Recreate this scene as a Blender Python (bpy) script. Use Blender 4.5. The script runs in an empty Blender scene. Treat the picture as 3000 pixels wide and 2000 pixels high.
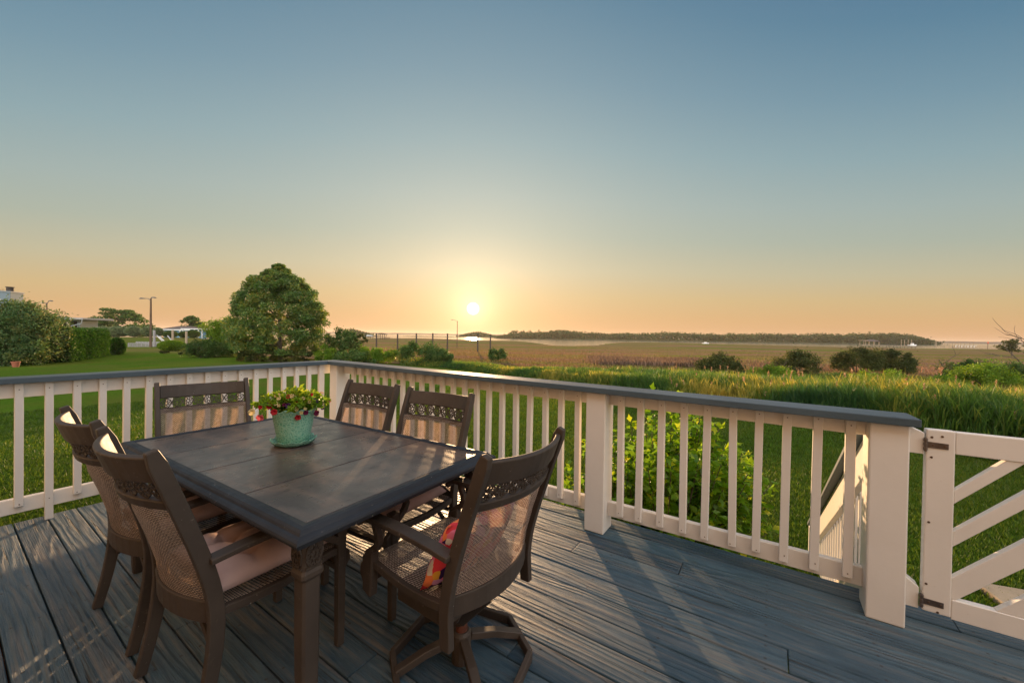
import bpy, bmesh, math, random
import numpy as np
from mathutils import Vector, Matrix, Quaternion
random.seed(7); RNG = np.random.default_rng(7)
R = math.radians
SC = bpy.context.scene
COL = SC.collection

# ------------------------------------------------------------------ camera frame (for turning picture measurements into places)
F = 1140.0; ROLL = .0155; PITCH = R(.62); CY = 995.0; EYE = 1.34
_fw = np.array([0, math.cos(PITCH), -math.sin(PITCH)]); _up = np.array([0, math.sin(PITCH), math.cos(PITCH)]); _rt = np.array([1., 0, 0])
CR = math.cos(ROLL)*_rt + math.sin(ROLL)*_up; CU = -math.sin(ROLL)*_rt + math.cos(ROLL)*_up
CAM = np.array([0, 0, EYE])
def ray(X, Y): return _fw + CR*(X-1500)/F + CU*(CY-Y)/F
def P(X, Y, d):
    r = ray(X, Y); return CAM + r*(d/r[1])
def PZ(X, Y, z):
    r = ray(X, Y); return CAM + r*((z-EYE)/r[2])

# ------------------------------------------------------------------ mesh builder
class MB:
    def __init__(s): s.v = []; s.f = []; s.uv = {}
    def add(s, vs, fs, uvs=None):
        o = len(s.v); s.v += [tuple(float(c) for c in p) for p in vs]
        for k, f in enumerate(fs):
            s.f.append(tuple(i+o for i in f))
            if uvs: s.uv[len(s.f)-1] = uvs[k]
        return s
    def box(s, x0, x1, y0, y1, z0, z1):
        x0, x1 = sorted((x0, x1)); y0, y1 = sorted((y0, y1)); z0, z1 = sorted((z0, z1))
        return s.add([(x0,y0,z0),(x1,y0,z0),(x1,y1,z0),(x0,y1,z0),(x0,y0,z1),(x1,y0,z1),(x1,y1,z1),(x0,y1,z1)],
                     [(0,3,2,1),(4,5,6,7),(0,1,5,4),(1,2,6,5),(2,3,7,6),(3,0,4,7)])
    def sweep(s, path, side, w, h, ws=None, hs=None):
        """rectangular bar along path; side = direction of the width"""
        path = [Vector(p) for p in path]; n = len(path); vs = []
        for i, p in enumerate(path):
            t = (path[min(i+1, n-1)] - path[max(i-1, 0)]).normalized()
            sd = Vector(side); sd = (sd - t*sd.dot(t)).normalized(); nm = t.cross(sd)
            a = (ws[i] if ws else w)/2; b = (hs[i] if hs else h)/2
            vs += [p-sd*a-nm*b, p+sd*a-nm*b, p+sd*a+nm*b, p-sd*a+nm*b]
        fs = []
        for i in range(n-1):
            o = i*4
            for k in range(4): fs.append((o+k, o+(k+1)%4, o+4+(k+1)%4, o+4+k))
        fs += [(3,2,1,0), (n*4-4, n*4-3, n*4-2, n*4-1)]
        return s.add(vs, fs)
    def bar(s, p, q, w, h, side=(0,0,1)): return s.sweep([p, q], side, w, h)
    def tube(s, path, rad, n=8, cap=True):
        path = [Vector(p) for p in path]; m = len(path); vs = []; fs = []
        ref = Vector((0.13, .21, .97))
        for i, p in enumerate(path):
            t = (path[min(i+1, m-1)] - path[max(i-1, 0)]).normalized()
            if abs(t.dot(ref)) > .95: ref = Vector((.97, .1, .2))
            u = t.cross(ref).normalized(); w = t.cross(u)
            r = rad[i] if hasattr(rad, '__len__') else rad
            for k in range(n):
                a = 2*math.pi*k/n; vs.append(p + u*math.cos(a)*r + w*math.sin(a)*r)
        for i in range(m-1):
            for k in range(n): fs.append((i*n+k, i*n+(k+1)%n, (i+1)*n+(k+1)%n, (i+1)*n+k))
        if cap: fs += [tuple(range(n-1, -1, -1)), tuple(range((m-1)*n, m*n))]
        return s.add(vs, fs)
    def cyl(s, x, y, z0, z1, r, n=12, r1=None): return s.tube([(x,y,z0),(x,y,z1)], [r, r if r1 is None else r1], n)
    def lathe(s, prof, n=32, wave=None):
        vs = []; fs = []
        for j, (r, z) in enumerate(prof):
            for k in range(n):
                a = 2*math.pi*k/n; dr, dz = wave(j, a) if wave else (0, 0)
                vs.append(((r+dr)*math.cos(a), (r+dr)*math.sin(a), z+dz))
        for j in range(len(prof)-1):
            for k in range(n): fs.append((j*n+k, j*n+(k+1)%n, (j+1)*n+(k+1)%n, (j+1)*n+k))
        return s.add(vs, fs)
    def prism(s, poly, axis, lo, hi):
        """extrude a polygon of (u, v) between lo and hi along axis 0/1/2"""
        def pt(u, v, w): return {0: (w,u,v), 1: (u,w,v), 2: (u,v,w)}[axis]
        n = len(poly)
        vs = [pt(u,v,lo) for u,v in poly] + [pt(u,v,hi) for u,v in poly]
        fs = [tuple(range(n-1,-1,-1)), tuple(range(n,2*n))] + [(k,(k+1)%n,n+(k+1)%n,n+k) for k in range(n)]
        return s.add(vs, fs)
    def build(s, name, mat, parent=None, bevel=0, smooth=False, seg=1):
        me = bpy.data.meshes.new(name); me.from_pydata(s.v, [], s.f)
        if s.uv:
            ul = me.uv_layers.new(name='UVMap')
            for fi, uvs in s.uv.items():
                for li, uv in zip(me.polygons[fi].loop_indices, uvs): ul.data[li].uv = uv
        bm = bmesh.new(); bm.from_mesh(me)
        if not s.uv: bmesh.ops.recalc_face_normals(bm, faces=bm.faces)
        if bevel:
            es = [e for e in bm.edges if len(e.link_faces) == 2 and e.calc_face_angle(0) > .5]
            bmesh.ops.bevel(bm, geom=es, offset=bevel, segments=seg, affect='EDGES', profile=.5, clamp_overlap=True)
        bm.to_mesh(me); bm.free()
        if smooth:
            for p in me.polygons: p.use_smooth = True
        me.materials.append(mat)
        o = bpy.data.objects.new(name, me); COL.objects.link(o)
        if parent: o.parent = parent
        return o

def arr_mesh(name, verts, faces, mat, parent=None, tint=None):
    """fast mesh from numpy arrays; faces is (n,k) all of one size"""
    me = bpy.data.meshes.new(name); nv = len(verts); nf, k = faces.shape
    me.vertices.add(nv); me.vertices.foreach_set('co', np.ascontiguousarray(verts, np.float32).ravel())
    me.loops.add(nf*k); me.loops.foreach_set('vertex_index', np.ascontiguousarray(faces, np.int32).ravel())
    me.polygons.add(nf); me.polygons.foreach_set('loop_start', np.arange(0, nf*k, k, dtype=np.int32))
    me.polygons.foreach_set('loop_total', np.full(nf, k, np.int32))
    me.update(calc_edges=True); me.validate()
    if tint is not None:
        at = me.attributes.new('tint', 'FLOAT', 'POINT'); at.data.foreach_set('value', np.ascontiguousarray(tint, np.float32))
    me.materials.append(mat)
    o = bpy.data.objects.new(name, me); COL.objects.link(o)
    if parent: o.parent = parent
    return o

def empty(name, loc=(0,0,0), rz=0.0):
    o = bpy.data.objects.new(name, None); COL.objects.link(o); o.location = [float(c) for c in loc]; o.rotation_euler = (0,0,rz); o.empty_display_size = .1
    return o
def tag(o, label, cat, group=None):
    o['label'] = label; o['category'] = cat
    if group: o['group'] = group
    return o
def struct(o): o['kind'] = 'structure'; return o
def stuff(o, label, cat): o['kind'] = 'stuff'; o['label'] = label; o['category'] = cat; return o
def copy_tree(o, parent=None):
    c = o.copy(); COL.objects.link(c); c.parent = parent
    for ch in list(o.children): copy_tree(ch, c)
    return c

# ------------------------------------------------------------------ materials
def new_mat(name):
    m = bpy.data.materials.new(name); m.use_nodes = True; nt = m.node_tree
    for n in list(nt.nodes): nt.nodes.remove(n)
    return m, nt
class NT:
    def __init__(s, nt): s.nt = nt
    def n(s, typ, **kw):
        nd = s.nt.nodes.new(typ)
        for k, v in kw.items():
            if k.startswith('_'): setattr(nd, k[1:], v)
        for k, v in kw.items():
            if not k.startswith('_'):
                key = int(k[1:]) if k[0] == 'i' and k[1:].isdigit() else k.replace('__', ' ')
                if isinstance(v, bpy.types.NodeSocket): s.nt.links.new(v, nd.inputs[key])
                else: nd.inputs[key].default_value = v
        return nd
    def math(s, op, a, b=0.0, c=None, clamp=False):
        kw = dict(_operation=op, _use_clamp=clamp, i0=a, i1=b)
        if c is not None: kw['i2'] = c
        return s.n('ShaderNodeMath', **kw).outputs[0]
    def vmath(s, op, a, b=(0,0,0)):
        nd = s.n('ShaderNodeVectorMath', _operation=op, i0=a, i1=b)
        return nd.outputs[1] if op in ('DOT_PRODUCT', 'LENGTH') else nd.outputs[0]
    def noise(s, vec, scale, detail=4, rough=.55, dist=0.0):
        return s.n('ShaderNodeTexNoise', Vector=vec, Scale=scale, Detail=detail, Roughness=rough, Distortion=dist).outputs[0]
    def ramp(s, fac, stops, interp='LINEAR'):
        nd = s.n('ShaderNodeValToRGB', Fac=fac); cr = nd.color_ramp; cr.interpolation = interp
        while len(cr.elements) < len(stops): cr.elements.new(.5)
        for e, (p, c) in zip(cr.elements, stops):
            e.position = p; e.color = (c, c, c, 1) if isinstance(c, (int, float)) else (*c, 1)
        return nd.outputs[0]
    def mix(s, fac, a, b, typ='MIX'):
        nd = s.nt.nodes.new('ShaderNodeMix'); nd.data_type = 'RGBA'; nd.blend_type = typ
        for sock, v in ((nd.inputs[0], fac), (nd.inputs[6], a), (nd.inputs[7], b)):
            if isinstance(v, bpy.types.NodeSocket): s.nt.links.new(v, sock)
            else: sock.default_value = v if isinstance(v, (int, float)) else (*v, 1)
        return nd.outputs[2]
    def bump(s, h, strength=.4, dist=.01): return s.n('ShaderNodeBump', Strength=strength, Distance=dist, Height=h).outputs[0]
    def coord(s, which='Object'): return s.n('ShaderNodeTexCoord').outputs[which]
    def scaled(s, vec, sc): return s.vmath('MULTIPLY', vec, sc)
    def out(s, sh, disp=None): s.n('ShaderNodeOutputMaterial', Surface=sh)
    def princ(s, col, rough=.5, normal=None, spec=.5, metal=0.0, **kw):
        nd = s.nt.nodes.new('ShaderNodeBsdfPrincipled')
        for nm, v in (('Base Color', col), ('Roughness', rough), ('Specular IOR Level', spec), ('Metallic', metal)):
            if isinstance(v, bpy.types.NodeSocket): s.nt.links.new(v, nd.inputs[nm])
            else: nd.inputs[nm].default_value = (*v, 1) if isinstance(v, tuple) else v
        if normal is not None: s.nt.links.new(normal, nd.inputs['Normal'])
        return nd.outputs[0]

def m_plain(name, c, rough=.6, var=.15, scale=8, spec=.4, metal=0.0, bump=.15, stretch=(1,1,1)):
    m, nt = new_mat(name); b = NT(nt); v = b.scaled(b.coord(), stretch)
    n = b.noise(v, scale, 5); n2 = b.noise(v, scale*9, 3)
    col = b.ramp(n, [(.3, tuple(x*(1-var) for x in c)), (.7, tuple(min(1, x*(1+var)) for x in c))])
    b.out(b.princ(col, rough, b.bump(n2, bump, .004), spec, metal)); return m

def m_paint_white(name='white_paint', c=(.80,.765,.715)):
    m, nt = new_mat(name); b = NT(nt); v = b.coord()
    n = b.noise(v, 3.0, 6, .6); n2 = b.noise(b.scaled(v, (1,1,.12)), 90, 3); n3 = b.noise(v, 26, 5, .7)
    col = b.ramp(n, [(.3, tuple(x*.93 for x in c)), (.62, c)])
    grime = b.ramp(n3, [(.66, 0.0), (.80, .35)])
    col = b.mix(grime, col, (.44,.37,.28))
    h = b.math('ADD', b.math('MULTIPLY', n2, .5), n3)
    b.out(b.princ(col, .42, b.bump(h, .22, .003), .35)); return m

def m_deck():
    m, nt = new_mat('deck_paint'); b = NT(nt)
    oi = b.n('ShaderNodeObjectInfo').outputs['Random']
    off = b.n('ShaderNodeCombineXYZ', X=b.math('MULTIPLY', oi, 37.0), Y=b.math('MULTIPLY', oi, 11.3), Z=b.math('MULTIPLY', oi, 5.1)).outputs[0]
    v0 = b.coord(); v = b.vmath('ADD', v0, off)
    # knots bend the grain
    vk = b.scaled(v, (1.15, 5.0, 0.0))
    vor = b.n('ShaderNodeTexVoronoi', Vector=vk, Scale=1.0, Randomness=1.0); kd = vor.outputs['Distance']
    kn = b.ramp(kd, [(0.0, 1.0), (.10, .55), (.45, 0.0)], 'EASE')
    low = b.noise(b.scaled(v, (.55, 4.0, 0)), 1.0, 3, .5)
    y = b.n('ShaderNodeSeparateXYZ', Vector=v).outputs[1]
    ph = b.math('ADD', b.math('MULTIPLY', y, 150.0), b.math('ADD', b.math('MULTIPLY', low, 46.0), b.math('MULTIPLY', kn, 9.0)))
    ring = b.math('ADD', b.math('MULTIPLY', b.math('SINE', ph), .5), .5)
    ring = b.math('POWER', ring, 1.6)
    fine = b.noise(b.scaled(v, (5.0, 230.0, 0)), 1.0, 4, .65)
    str_ = b.noise(b.scaled(v, (1.3, 42.0, 0)), 1.0, 5, .6)
    patch = b.noise(b.scaled(v, (1.6, 5.0, 0)), 1.0, 6, .62)
    tone = b.ramp(patch, [(.22, (.028,.066,.100)), (.45, (.046,.097,.142)), (.6, (.068,.126,.172)), (.78, (.11,.160,.195))])
    var = b.mix(oi, (.68,.72,.76), (1.30,1.22,1.14)); tone = b.mix(1.0, tone, var, 'MULTIPLY')
    worn = b.math('MULTIPLY', b.ramp(str_, [(.47, 0.0), (.60, 1.0)]), b.ramp(patch, [(.42, .04), (.68, .7)]))
    col = b.mix(worn, tone, (.23,.185,.145))
    crack = b.ramp(str_, [(.31, .9), (.39, 0.0)])
    col = b.mix(crack, col, (.028,.026,.024))
    knotc = b.ramp(kd, [(.02, .65), (.075, .25), (.10, 0.0)])
    col = b.mix(knotc, col, (.05,.042,.036))
    sp = b.n('ShaderNodeSeparateXYZ', Vector=v0)
    ty = b.math('MULTIPLY', b.math('FRACT', b.math('DIVIDE', b.math('SUBTRACT', 2.8, sp.outputs[1]), .1465)), .1465)
    dy = b.math('SUBTRACT', b.math('ABSOLUTE', b.math('SUBTRACT', ty, .07)), .041)
    dx = b.math('MULTIPLY', b.math('SUBTRACT', b.math('FRACT', b.math('ADD', b.math('DIVIDE', sp.outputs[0], .4), .5)), .5), .4)
    dd = b.math('SQRT', b.math('ADD', b.math('MULTIPLY', dx, dx), b.math('MULTIPLY', dy, dy)))
    col = b.mix(b.ramp(dd, [(.0035, .85), (.0055, 0.0)]), col, (.03,.026,.024))
    h = b.math('ADD', b.math('MULTIPLY', ring, .55), b.math('ADD', b.math('MULTIPLY', fine, .55), b.math('MULTIPLY', str_, 1.1)))
    h = b.math('SUBTRACT', h, b.math('MULTIPLY', crack, .5))
    b.out(b.princ(col, b.ramp(fine, [(.3,.42),(.7,.62)]), b.bump(h, 1.0, .0125), .4)); return m

def m_cap():   # dark slate paint, a little glossy
    m, nt = new_mat('slate_cap_paint'); b = NT(nt); v = b.coord()
    st = b.noise(b.scaled(v, (9, 9, 90)), 1.0, 4); g = b.noise(v, 160, 3, .7); p = b.noise(v, 2.2, 5)
    col = b.ramp(p, [(.3, (.055,.085,.110)), (.7, (.085,.125,.155))])
    col = b.mix(b.ramp(g, [(.68, 0.0), (.76, .4)]), col, (.16,.17,.17))
    b.out(b.princ(col, .58, b.bump(b.math('ADD', g, st), .35, .003), .35)); return m

def m_bronze(name='bronze_frame', c=(.060,.047,.038), wear=(.22,.175,.13)):
    m, nt = new_mat(name); b = NT(nt); v = b.coord()
    n = b.noise(v, 6, 5); n2 = b.noise(v, 55, 4, .7); n3 = b.noise(v, 22, 6, .72)
    col = b.ramp(n, [(.3, tuple(x*.8 for x in c)), (.7, tuple(x*1.25 for x in c))])
    col = b.mix(b.ramp(n3, [(.62, 0.0), (.78, .35)]), col, wear)
    col = b.mix(b.ramp(n2, [(.715, 0.0), (.73, .8)]), col, (.45,.42,.37))
    col = b.mix(b.ramp(b.noise(v, 30, 6, .8), [(.655, 0.0), (.675, .6)]), col, (.34,.30,.26))
    b.out(b.princ(col, b.ramp(n3, [(.3,.42),(.7,.60)]), b.bump(n2, .12, .002), .28)); return m

def m_sling():
    m, nt = new_mat('woven_sling'); b = NT(nt); uv = b.coord('UV')
    br = b.n('ShaderNodeTexBrick', _offset=.5, Vector=uv, Scale=1.0, Mortar__Size=.0013, Brick__Width=.0145, Row__Height=.0068, Mortar__Smooth=.2, Bias=0.0)
    br.inputs['Color1'].default_value = (.50,.40,.325,1); br.inputs['Color2'].default_value = (.35,.275,.22,1); br.inputs['Mortar'].default_value = (.055,.04,.032,1)
    n = b.noise(uv, 240, 2); n2 = b.noise(uv, 9, 4)
    col = b.mix(b.ramp(n, [(.35, 0.0), (.65, .35)]), br.outputs['Color'], (.48,.39,.315))
    col = b.mix(1.0, col, b.ramp(n2, [(.3, .86), (.7, 1.1)]), 'MULTIPLY')
    bs = b.princ(col, .55, b.bump(b.math('SUBTRACT', 1.0, br.outputs['Fac']), .5, .0015), .25)
    tr = b.n('ShaderNodeBsdfTranslucent', Color=b.mix(1.0, col, (1.35,1.15,1.05), 'MULTIPLY')).outputs[0]
    mx = b.n('ShaderNodeMixShader', Fac=.36, i1=bs, i2=tr).outputs[0]
    hole = b.math('MULTIPLY', br.outputs['Fac'], .42)
    b.out(b.n('ShaderNodeMixShader', Fac=hole, i1=mx, i2=b.n('ShaderNodeBsdfTransparent').outputs[0]).outputs[0]); return m

def m_leaf(name, c1, c2, c3, trans=.38, rough=.5, tr_gain=1.5, spec=.3):
    m, nt = new_mat(name); b = NT(nt)
    c1, c2, c3 = [tuple(min(.6, x*1.45) for x in q) for q in (c1, c2, c3)]
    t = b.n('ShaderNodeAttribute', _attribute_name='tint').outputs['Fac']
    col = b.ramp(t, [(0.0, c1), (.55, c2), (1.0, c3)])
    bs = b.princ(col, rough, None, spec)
    tr = b.n('ShaderNodeBsdfTranslucent', Color=b.mix(1.0, col, (tr_gain*1.15, tr_gain, tr_gain*.6), 'MULTIPLY')).outputs[0]
    b.out(b.n('ShaderNodeMixShader', Fac=trans, i1=bs, i2=tr).outputs[0]); return m

def m_ground():
    m, nt = new_mat('lawn_and_marsh'); b = NT(nt); v = b.coord()
    lawn = b.n('ShaderNodeAttribute', _attribute_name='tint').outputs['Fac']
    a = b.noise(v, .35, 5, .6); f = b.noise(v, 9, 6, .7); ff = b.noise(v, 60, 4, .7); st = b.noise(b.scaled(v, (.6, 2.4, 1)), .5, 4)
    g = b.ramp(f, [(.25, (.034,.075,.007)), (.5, (.066,.132,.013)), (.75, (.115,.178,.021))])
    g = b.mix(b.ramp(a, [(.42, 0.0), (.62, .75)]), g, (.10,.118,.022))
    g = b.mix(1.0, g, b.ramp(ff, [(.3, .6), (.7, 1.3)]), 'MULTIPLY')
    mm = b.noise(b.scaled(v, (.32, 2.0, 1)), .045, 5, .58); mf = b.noise(v, .55, 6, .7)
    mr = b.ramp(mm, [(.38, (.22,.125,.085)), (.47, (.205,.135,.062)), (.53, (.18,.142,.046)), (.59, (.110,.128,.022)), (.66, (.21,.135,.075))])
    m2 = b.noise(b.scaled(v, (.25, 1.0, 1)), .035, 4, .5)
    mr = b.mix(b.ramp(m2, [(.47, 0.0), (.56, .85)]), mr, (.115,.145,.024))
    mr = b.mix(b.ramp(b.noise(b.scaled(v, (.2, 1.4, 1)), .06, 4, .5), [(.52, 0.0), (.60, .7)]), mr, (.24,.13,.095))
    mr = b.mix(1.0, mr, b.ramp(mf, [(.3, .84), (.7, 1.14)]), 'MULTIPLY')
    col = b.mix(lawn, mr, g)
    h = b.math('ADD', f, b.math('MULTIPLY', ff, .5))
    b.out(b.princ(col, .95, b.bump(h, .6, .05), 0.0)); return m

def m_water():
    m, nt = new_mat('estuary_water'); b = NT(nt); v = b.coord()
    n = b.noise(b.scaled(v, (1, 1, 1)), 1.1, 3, .5); n2 = b.noise(b.scaled(v, (.03, .12, 1)), 1.0, 3)
    b.out(b.princ((.05,.06,.055), .12, b.bump(b.math('ADD', n, n2), .22, .06), .5)); return m

def m_tabletop():
    m, nt = new_mat('faux_stone_top'); b = NT(nt); v = b.coord()
    oi = b.n('ShaderNodeObjectInfo').outputs['Random']
    v = b.vmath('ADD', v, b.n('ShaderNodeCombineXYZ', X=b.math('MULTIPLY', oi, 9.0), Y=b.math('MULTIPLY', oi, 5.0), Z=0.0).outputs[0])
    n = b.noise(b.scaled(v, (1.4, 3.2, 1)), 1.6, 7, .62, .6); s = b.noise(b.scaled(v, (2.2, 1, 1)), 7, 6, .72); fi = b.noise(b.scaled(v, (1, 2.5, 1)), 120, 4, .6)
    col = b.ramp(n, [(.30, (.038,.032,.031)), (.48, (.075,.062,.058)), (.64, (.145,.106,.084))])
    col = b.mix(1.0, col, b.mix(oi, (.8,.82,.86), (1.25,1.18,1.12)), 'MULTIPLY')
    col = b.mix(b.ramp(s, [(.60, 0.0), (.72, .8)]), col, (.016,.013,.012))
    col = b.mix(b.ramp(b.noise(v, 2.3, 6, .7, 1.2), [(.60, 0.0), (.75, .6)]), col, (.10,.062,.040))
    col = b.mix(b.ramp(fi, [(.55, 0.0), (.75, .22)]), col, (.085,.07,.06))
    b.out(b.princ(col, b.ramp(s, [(.3, .22), (.7, .42)]), b.bump(b.math('ADD', b.math('MULTIPLY', fi, .6), s), .16, .0025), .55)); return m

def m_pot():
    m, nt = new_mat('mint_glaze'); b = NT(nt); v = b.coord()
    vo = b.n('ShaderNodeTexVoronoi', Vector=b.vmath('ADD', v, b.scaled(b.n('ShaderNodeTexNoise', Vector=v, Scale=40.0).outputs['Color'], (.02,.02,.02))), Scale=75.0, _feature='DISTANCE_TO_EDGE').outputs[0]
    n = b.noise(v, 60, 4)
    col = b.ramp(vo, [(.02, (.30,.56,.42)), (.25, (.12,.37,.27))])
    col = b.mix(b.ramp(n, [(.4, 0.0), (.7, .4)]), col, (.20,.46,.34))
    b.out(b.princ(col, .26, b.bump(b.ramp(vo, [(.0, 1.0), (.3, 0.0)]), .55, .003), .5)); return m

def m_fabric(name, c):
    m, nt = new_mat(name); b = NT(nt); v = b.coord()
    w = b.noise(v, 420, 2); n = b.noise(v, 7, 5)
    col = b.ramp(n, [(.3, tuple(x*.88 for x in c)), (.7, tuple(x*1.08 for x in c))])
    b.out(b.princ(col, .85, b.bump(w, .35, .001), .15)); return m

def m_floral():
    m, nt = new_mat('floral_print'); b = NT(nt); v = b.coord()
    vn = b.vmath('ADD', v, b.scaled(b.n('ShaderNodeTexNoise', Vector=v, Scale=13.0, Detail=1.0).outputs['Color'], (.07,.07,.07)))
    c1 = b.n('ShaderNodeTexVoronoi', Vector=vn, Scale=27.0).outputs['Color']; r = b.n('ShaderNodeSeparateColor', Color=c1).outputs[0]
    col = b.ramp(r, [(0.0, (.75,.06,.08)), (.24, (.80,.20,.32)), (.42, (.035,.015,.09)), (.62, (.85,.24,.09)), (.76, (.62,.30,.55)), (.87, (.70,.66,.60)), (.94, (.80,.42,.06))], 'CONSTANT')
    b.out(b.princ(col, .8, b.bump(b.noise(v, 400, 2), .3, .001), .15)); return m

MAT = dict(
    white=m_paint_white(), deck=m_deck(), cap=m_cap(), bronze=m_bronze(), sling=m_sling(), table=m_tabletop(), pot=m_pot(),
    edge=m_bronze('table_edge_paint', (.026,.030,.037), (.06,.055,.05)),
    pink=m_fabric('dusty_pink_fabric', (.50,.35,.32)), floral=m_floral(),
    brownwood=m_plain('red_brown_wood', (.16,.075,.04), .8, .3, 20), rust=m_plain('rusty_steel', (.11,.035,.02), .75, .35, 40),
    hinge=m_plain('tarnished_hinge', (.17,.135,.115), .38, .25, 30, .6, .8), screw=m_plain('brown_screw', (.14,.085,.055), .4, .2, 60, .5, .6),
    ground=m_ground(), water=m_water(), bark=m_plain('grey_bark', (.12,.095,.07), .9, .35, 14, .2, 0, .6, (1,1,.3)),
    pole=m_plain('weathered_pole', (.13,.085,.055), .85, .3, 6, .2, 0, .4, (1,1,.15)), lampgrey=m_plain('lamp_metal', (.12,.12,.12), .45, .1, 10, .5),
    stucco=m_plain('grey_blue_siding', (.19,.24,.27), .9, .1, 12), bluewall=m_plain('blue_siding', (.18,.36,.50), .75, .08, 6), whiteflat=m_plain('white_trim', (.78,.77,.74), .6, .06, 6),
    roofbrown=m_plain('brown_shingle', (.11,.085,.075), .9, .25, 14), tan=m_plain('tan_board', (.36,.28,.19), .8, .15, 6), grey=m_plain('grey_dock_wood', (.33,.32,.31), .85, .2, 8),
    greyhouse=m_plain('grey_house_wall', (.30,.33,.34), .85, .08, 8), terra=m_plain('terracotta', (.33,.11,.06), .8, .15, 20), soil=m_plain('potting_soil', (.03,.022,.016), .95, .4, 60),
    housewhite=m_plain('tan_house_siding', (.40,.335,.27), .7, .03, 3), dirt=m_plain('dark_void', (.03,.02,.015), .9, .3, 10),
    silver=m_plain('pale_metal', (.55,.56,.57), .45, .1, 20, .5, .4), darkwood=m_plain('dark_wet_piling', (.055,.042,.035), .8, .3, 8),
    coral=m_plain('red_marker', (.55,.09,.05), .6, .1, 10),
    lf_mag=m_leaf('magnolia_leaf', (.030,.075,.020), (.085,.150,.034), (.26,.21,.04), .45, .38, 1.6, .5),
    lf_hedge=m_leaf('hedge_leaf', (.010,.036,.005), (.024,.075,.008), (.060,.14,.012), .38, .5),
    lf_bush=m_leaf('bush_leaf', (.030,.070,.016), (.055,.110,.026), (.12,.135,.035), .38, .5),
    lf_grey=m_leaf('grey_shrub_leaf', (.030,.075,.026), (.066,.120,.040), (.17,.16,.05), .35, .5),
    lf_cedar=m_leaf('cedar_leaf', (.020,.034,.010), (.045,.062,.014), (.105,.100,.022), .28, .6),
    lf_bright=m_leaf('bright_leaf', (.050,.115,.010), (.105,.190,.014), (.21,.25,.02), .42, .45),
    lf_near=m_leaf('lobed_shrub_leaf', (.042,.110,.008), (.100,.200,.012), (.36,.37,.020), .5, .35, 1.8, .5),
    lf_pot=m_leaf('petunia_leaf', (.06,.15,.012), (.17,.27,.018), (.42,.42,.045), .42, .45),
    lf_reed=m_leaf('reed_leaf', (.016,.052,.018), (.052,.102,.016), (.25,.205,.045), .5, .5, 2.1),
    lf_marsh=m_leaf('marsh_grass', (.072,.108,.012), (.120,.092,.036), (.128,.078,.058), .40, .7),
    lf_dead=m_leaf('dead_reed', (.062,.042,.032), (.10,.066,.050), (.16,.105,.075), .35, .7),
    lf_plume=m_leaf('reed_plume', (.26,.155,.11), (.36,.22,.16), (.46,.30,.21), .4, .8),
    lf_lawn=m_leaf('lawn_blade', (.020,.046,.005), (.045,.080,.008), (.145,.138,.015), .5, .5, 2.2),
    lf_far=m_leaf('far_wood_leaf', (.016,.032,.009), (.032,.055,.013), (.07,.085,.018), .3, .7),
    lf_clip=m_leaf('clipped_leaf', (.085,.125,.070), (.135,.185,.095), (.20,.23,.11), .3, .6),
)
for nm, c in (('red', (.50,.022,.035)), ('pinkf', (.72,.14,.17)), ('cream', (.78,.62,.30)), ('peach', (.80,.52,.34)), ('purple', (.10,.025,.18)), ('plum', (.17,.018,.07))):
    mm, nt_ = new_mat('petal_'+nm); bb = NT(nt_)
    nn = bb.noise(bb.coord(), 60, 3); cc = bb.ramp(nn, [(.3, tuple(x*.8 for x in c)), (.7, c)])
    bb.out(bb.n('ShaderNodeMixShader', Fac=.35, i1=bb.princ(cc, .6, None, .2), i2=bb.n('ShaderNodeBsdfTranslucent', Color=cc).outputs[0]).outputs[0]); MAT['f_'+nm] = mm

# ------------------------------------------------------------------ terrain
def interp(x, xs, ys): return np.interp(x, xs, ys)
def smooth(x): x = np.clip(x, 0, 1); return x*x*(3-2*x)
_h = np.random.default_rng(3).random((64, 64))
def vnoise(x, y):
    x = np.asarray(x, float); y = np.asarray(y, float); xi = np.floor(x).astype(int); yi = np.floor(y).astype(int)
    fx = smooth(x-xi); fy = smooth(y-yi); g = lambda a, b: _h[a % 64, b % 64]
    return (g(xi,yi)*(1-fx)+g(xi+1,yi)*fx)*(1-fy) + (g(xi,yi+1)*(1-fx)+g(xi+1,yi+1)*fx)*fy
def fbm(x, y): return .55*vnoise(x, y)+.28*vnoise(x*2.1+7, y*2.1+3)+.17*vnoise(x*4.3+1, y*4.3+9)
WATER = -2.75
AZL = [-180,-60,-50,-43,-38,-33,-29,-24,-17,-8,0,10,20,32,45,60,80,180]
RL  = [ 60, 80, 66, 58, 52, 46, 40.5,38,34,29,24,19.5,17,15.5,14.2,13,12,30]     # lawn edge
AZS = [-180,-60,-50,-40,-34,-28,-22,-14,-6,0,2,6,9,12,16,24,32,40,46,52,60,180]
RS  = [ 500,130, 110,105,95, 95,320,380,300,290,260,158,158,180,330,340,330,320,330,420,500,500]   # shore
def az_r(x, y):
    x = np.asarray(x, float); y = np.asarray(y, float); return np.degrees(np.arctan2(x, y)), np.hypot(x, y)
def lawn_edge(az): return interp(az, AZL, RL)
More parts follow.
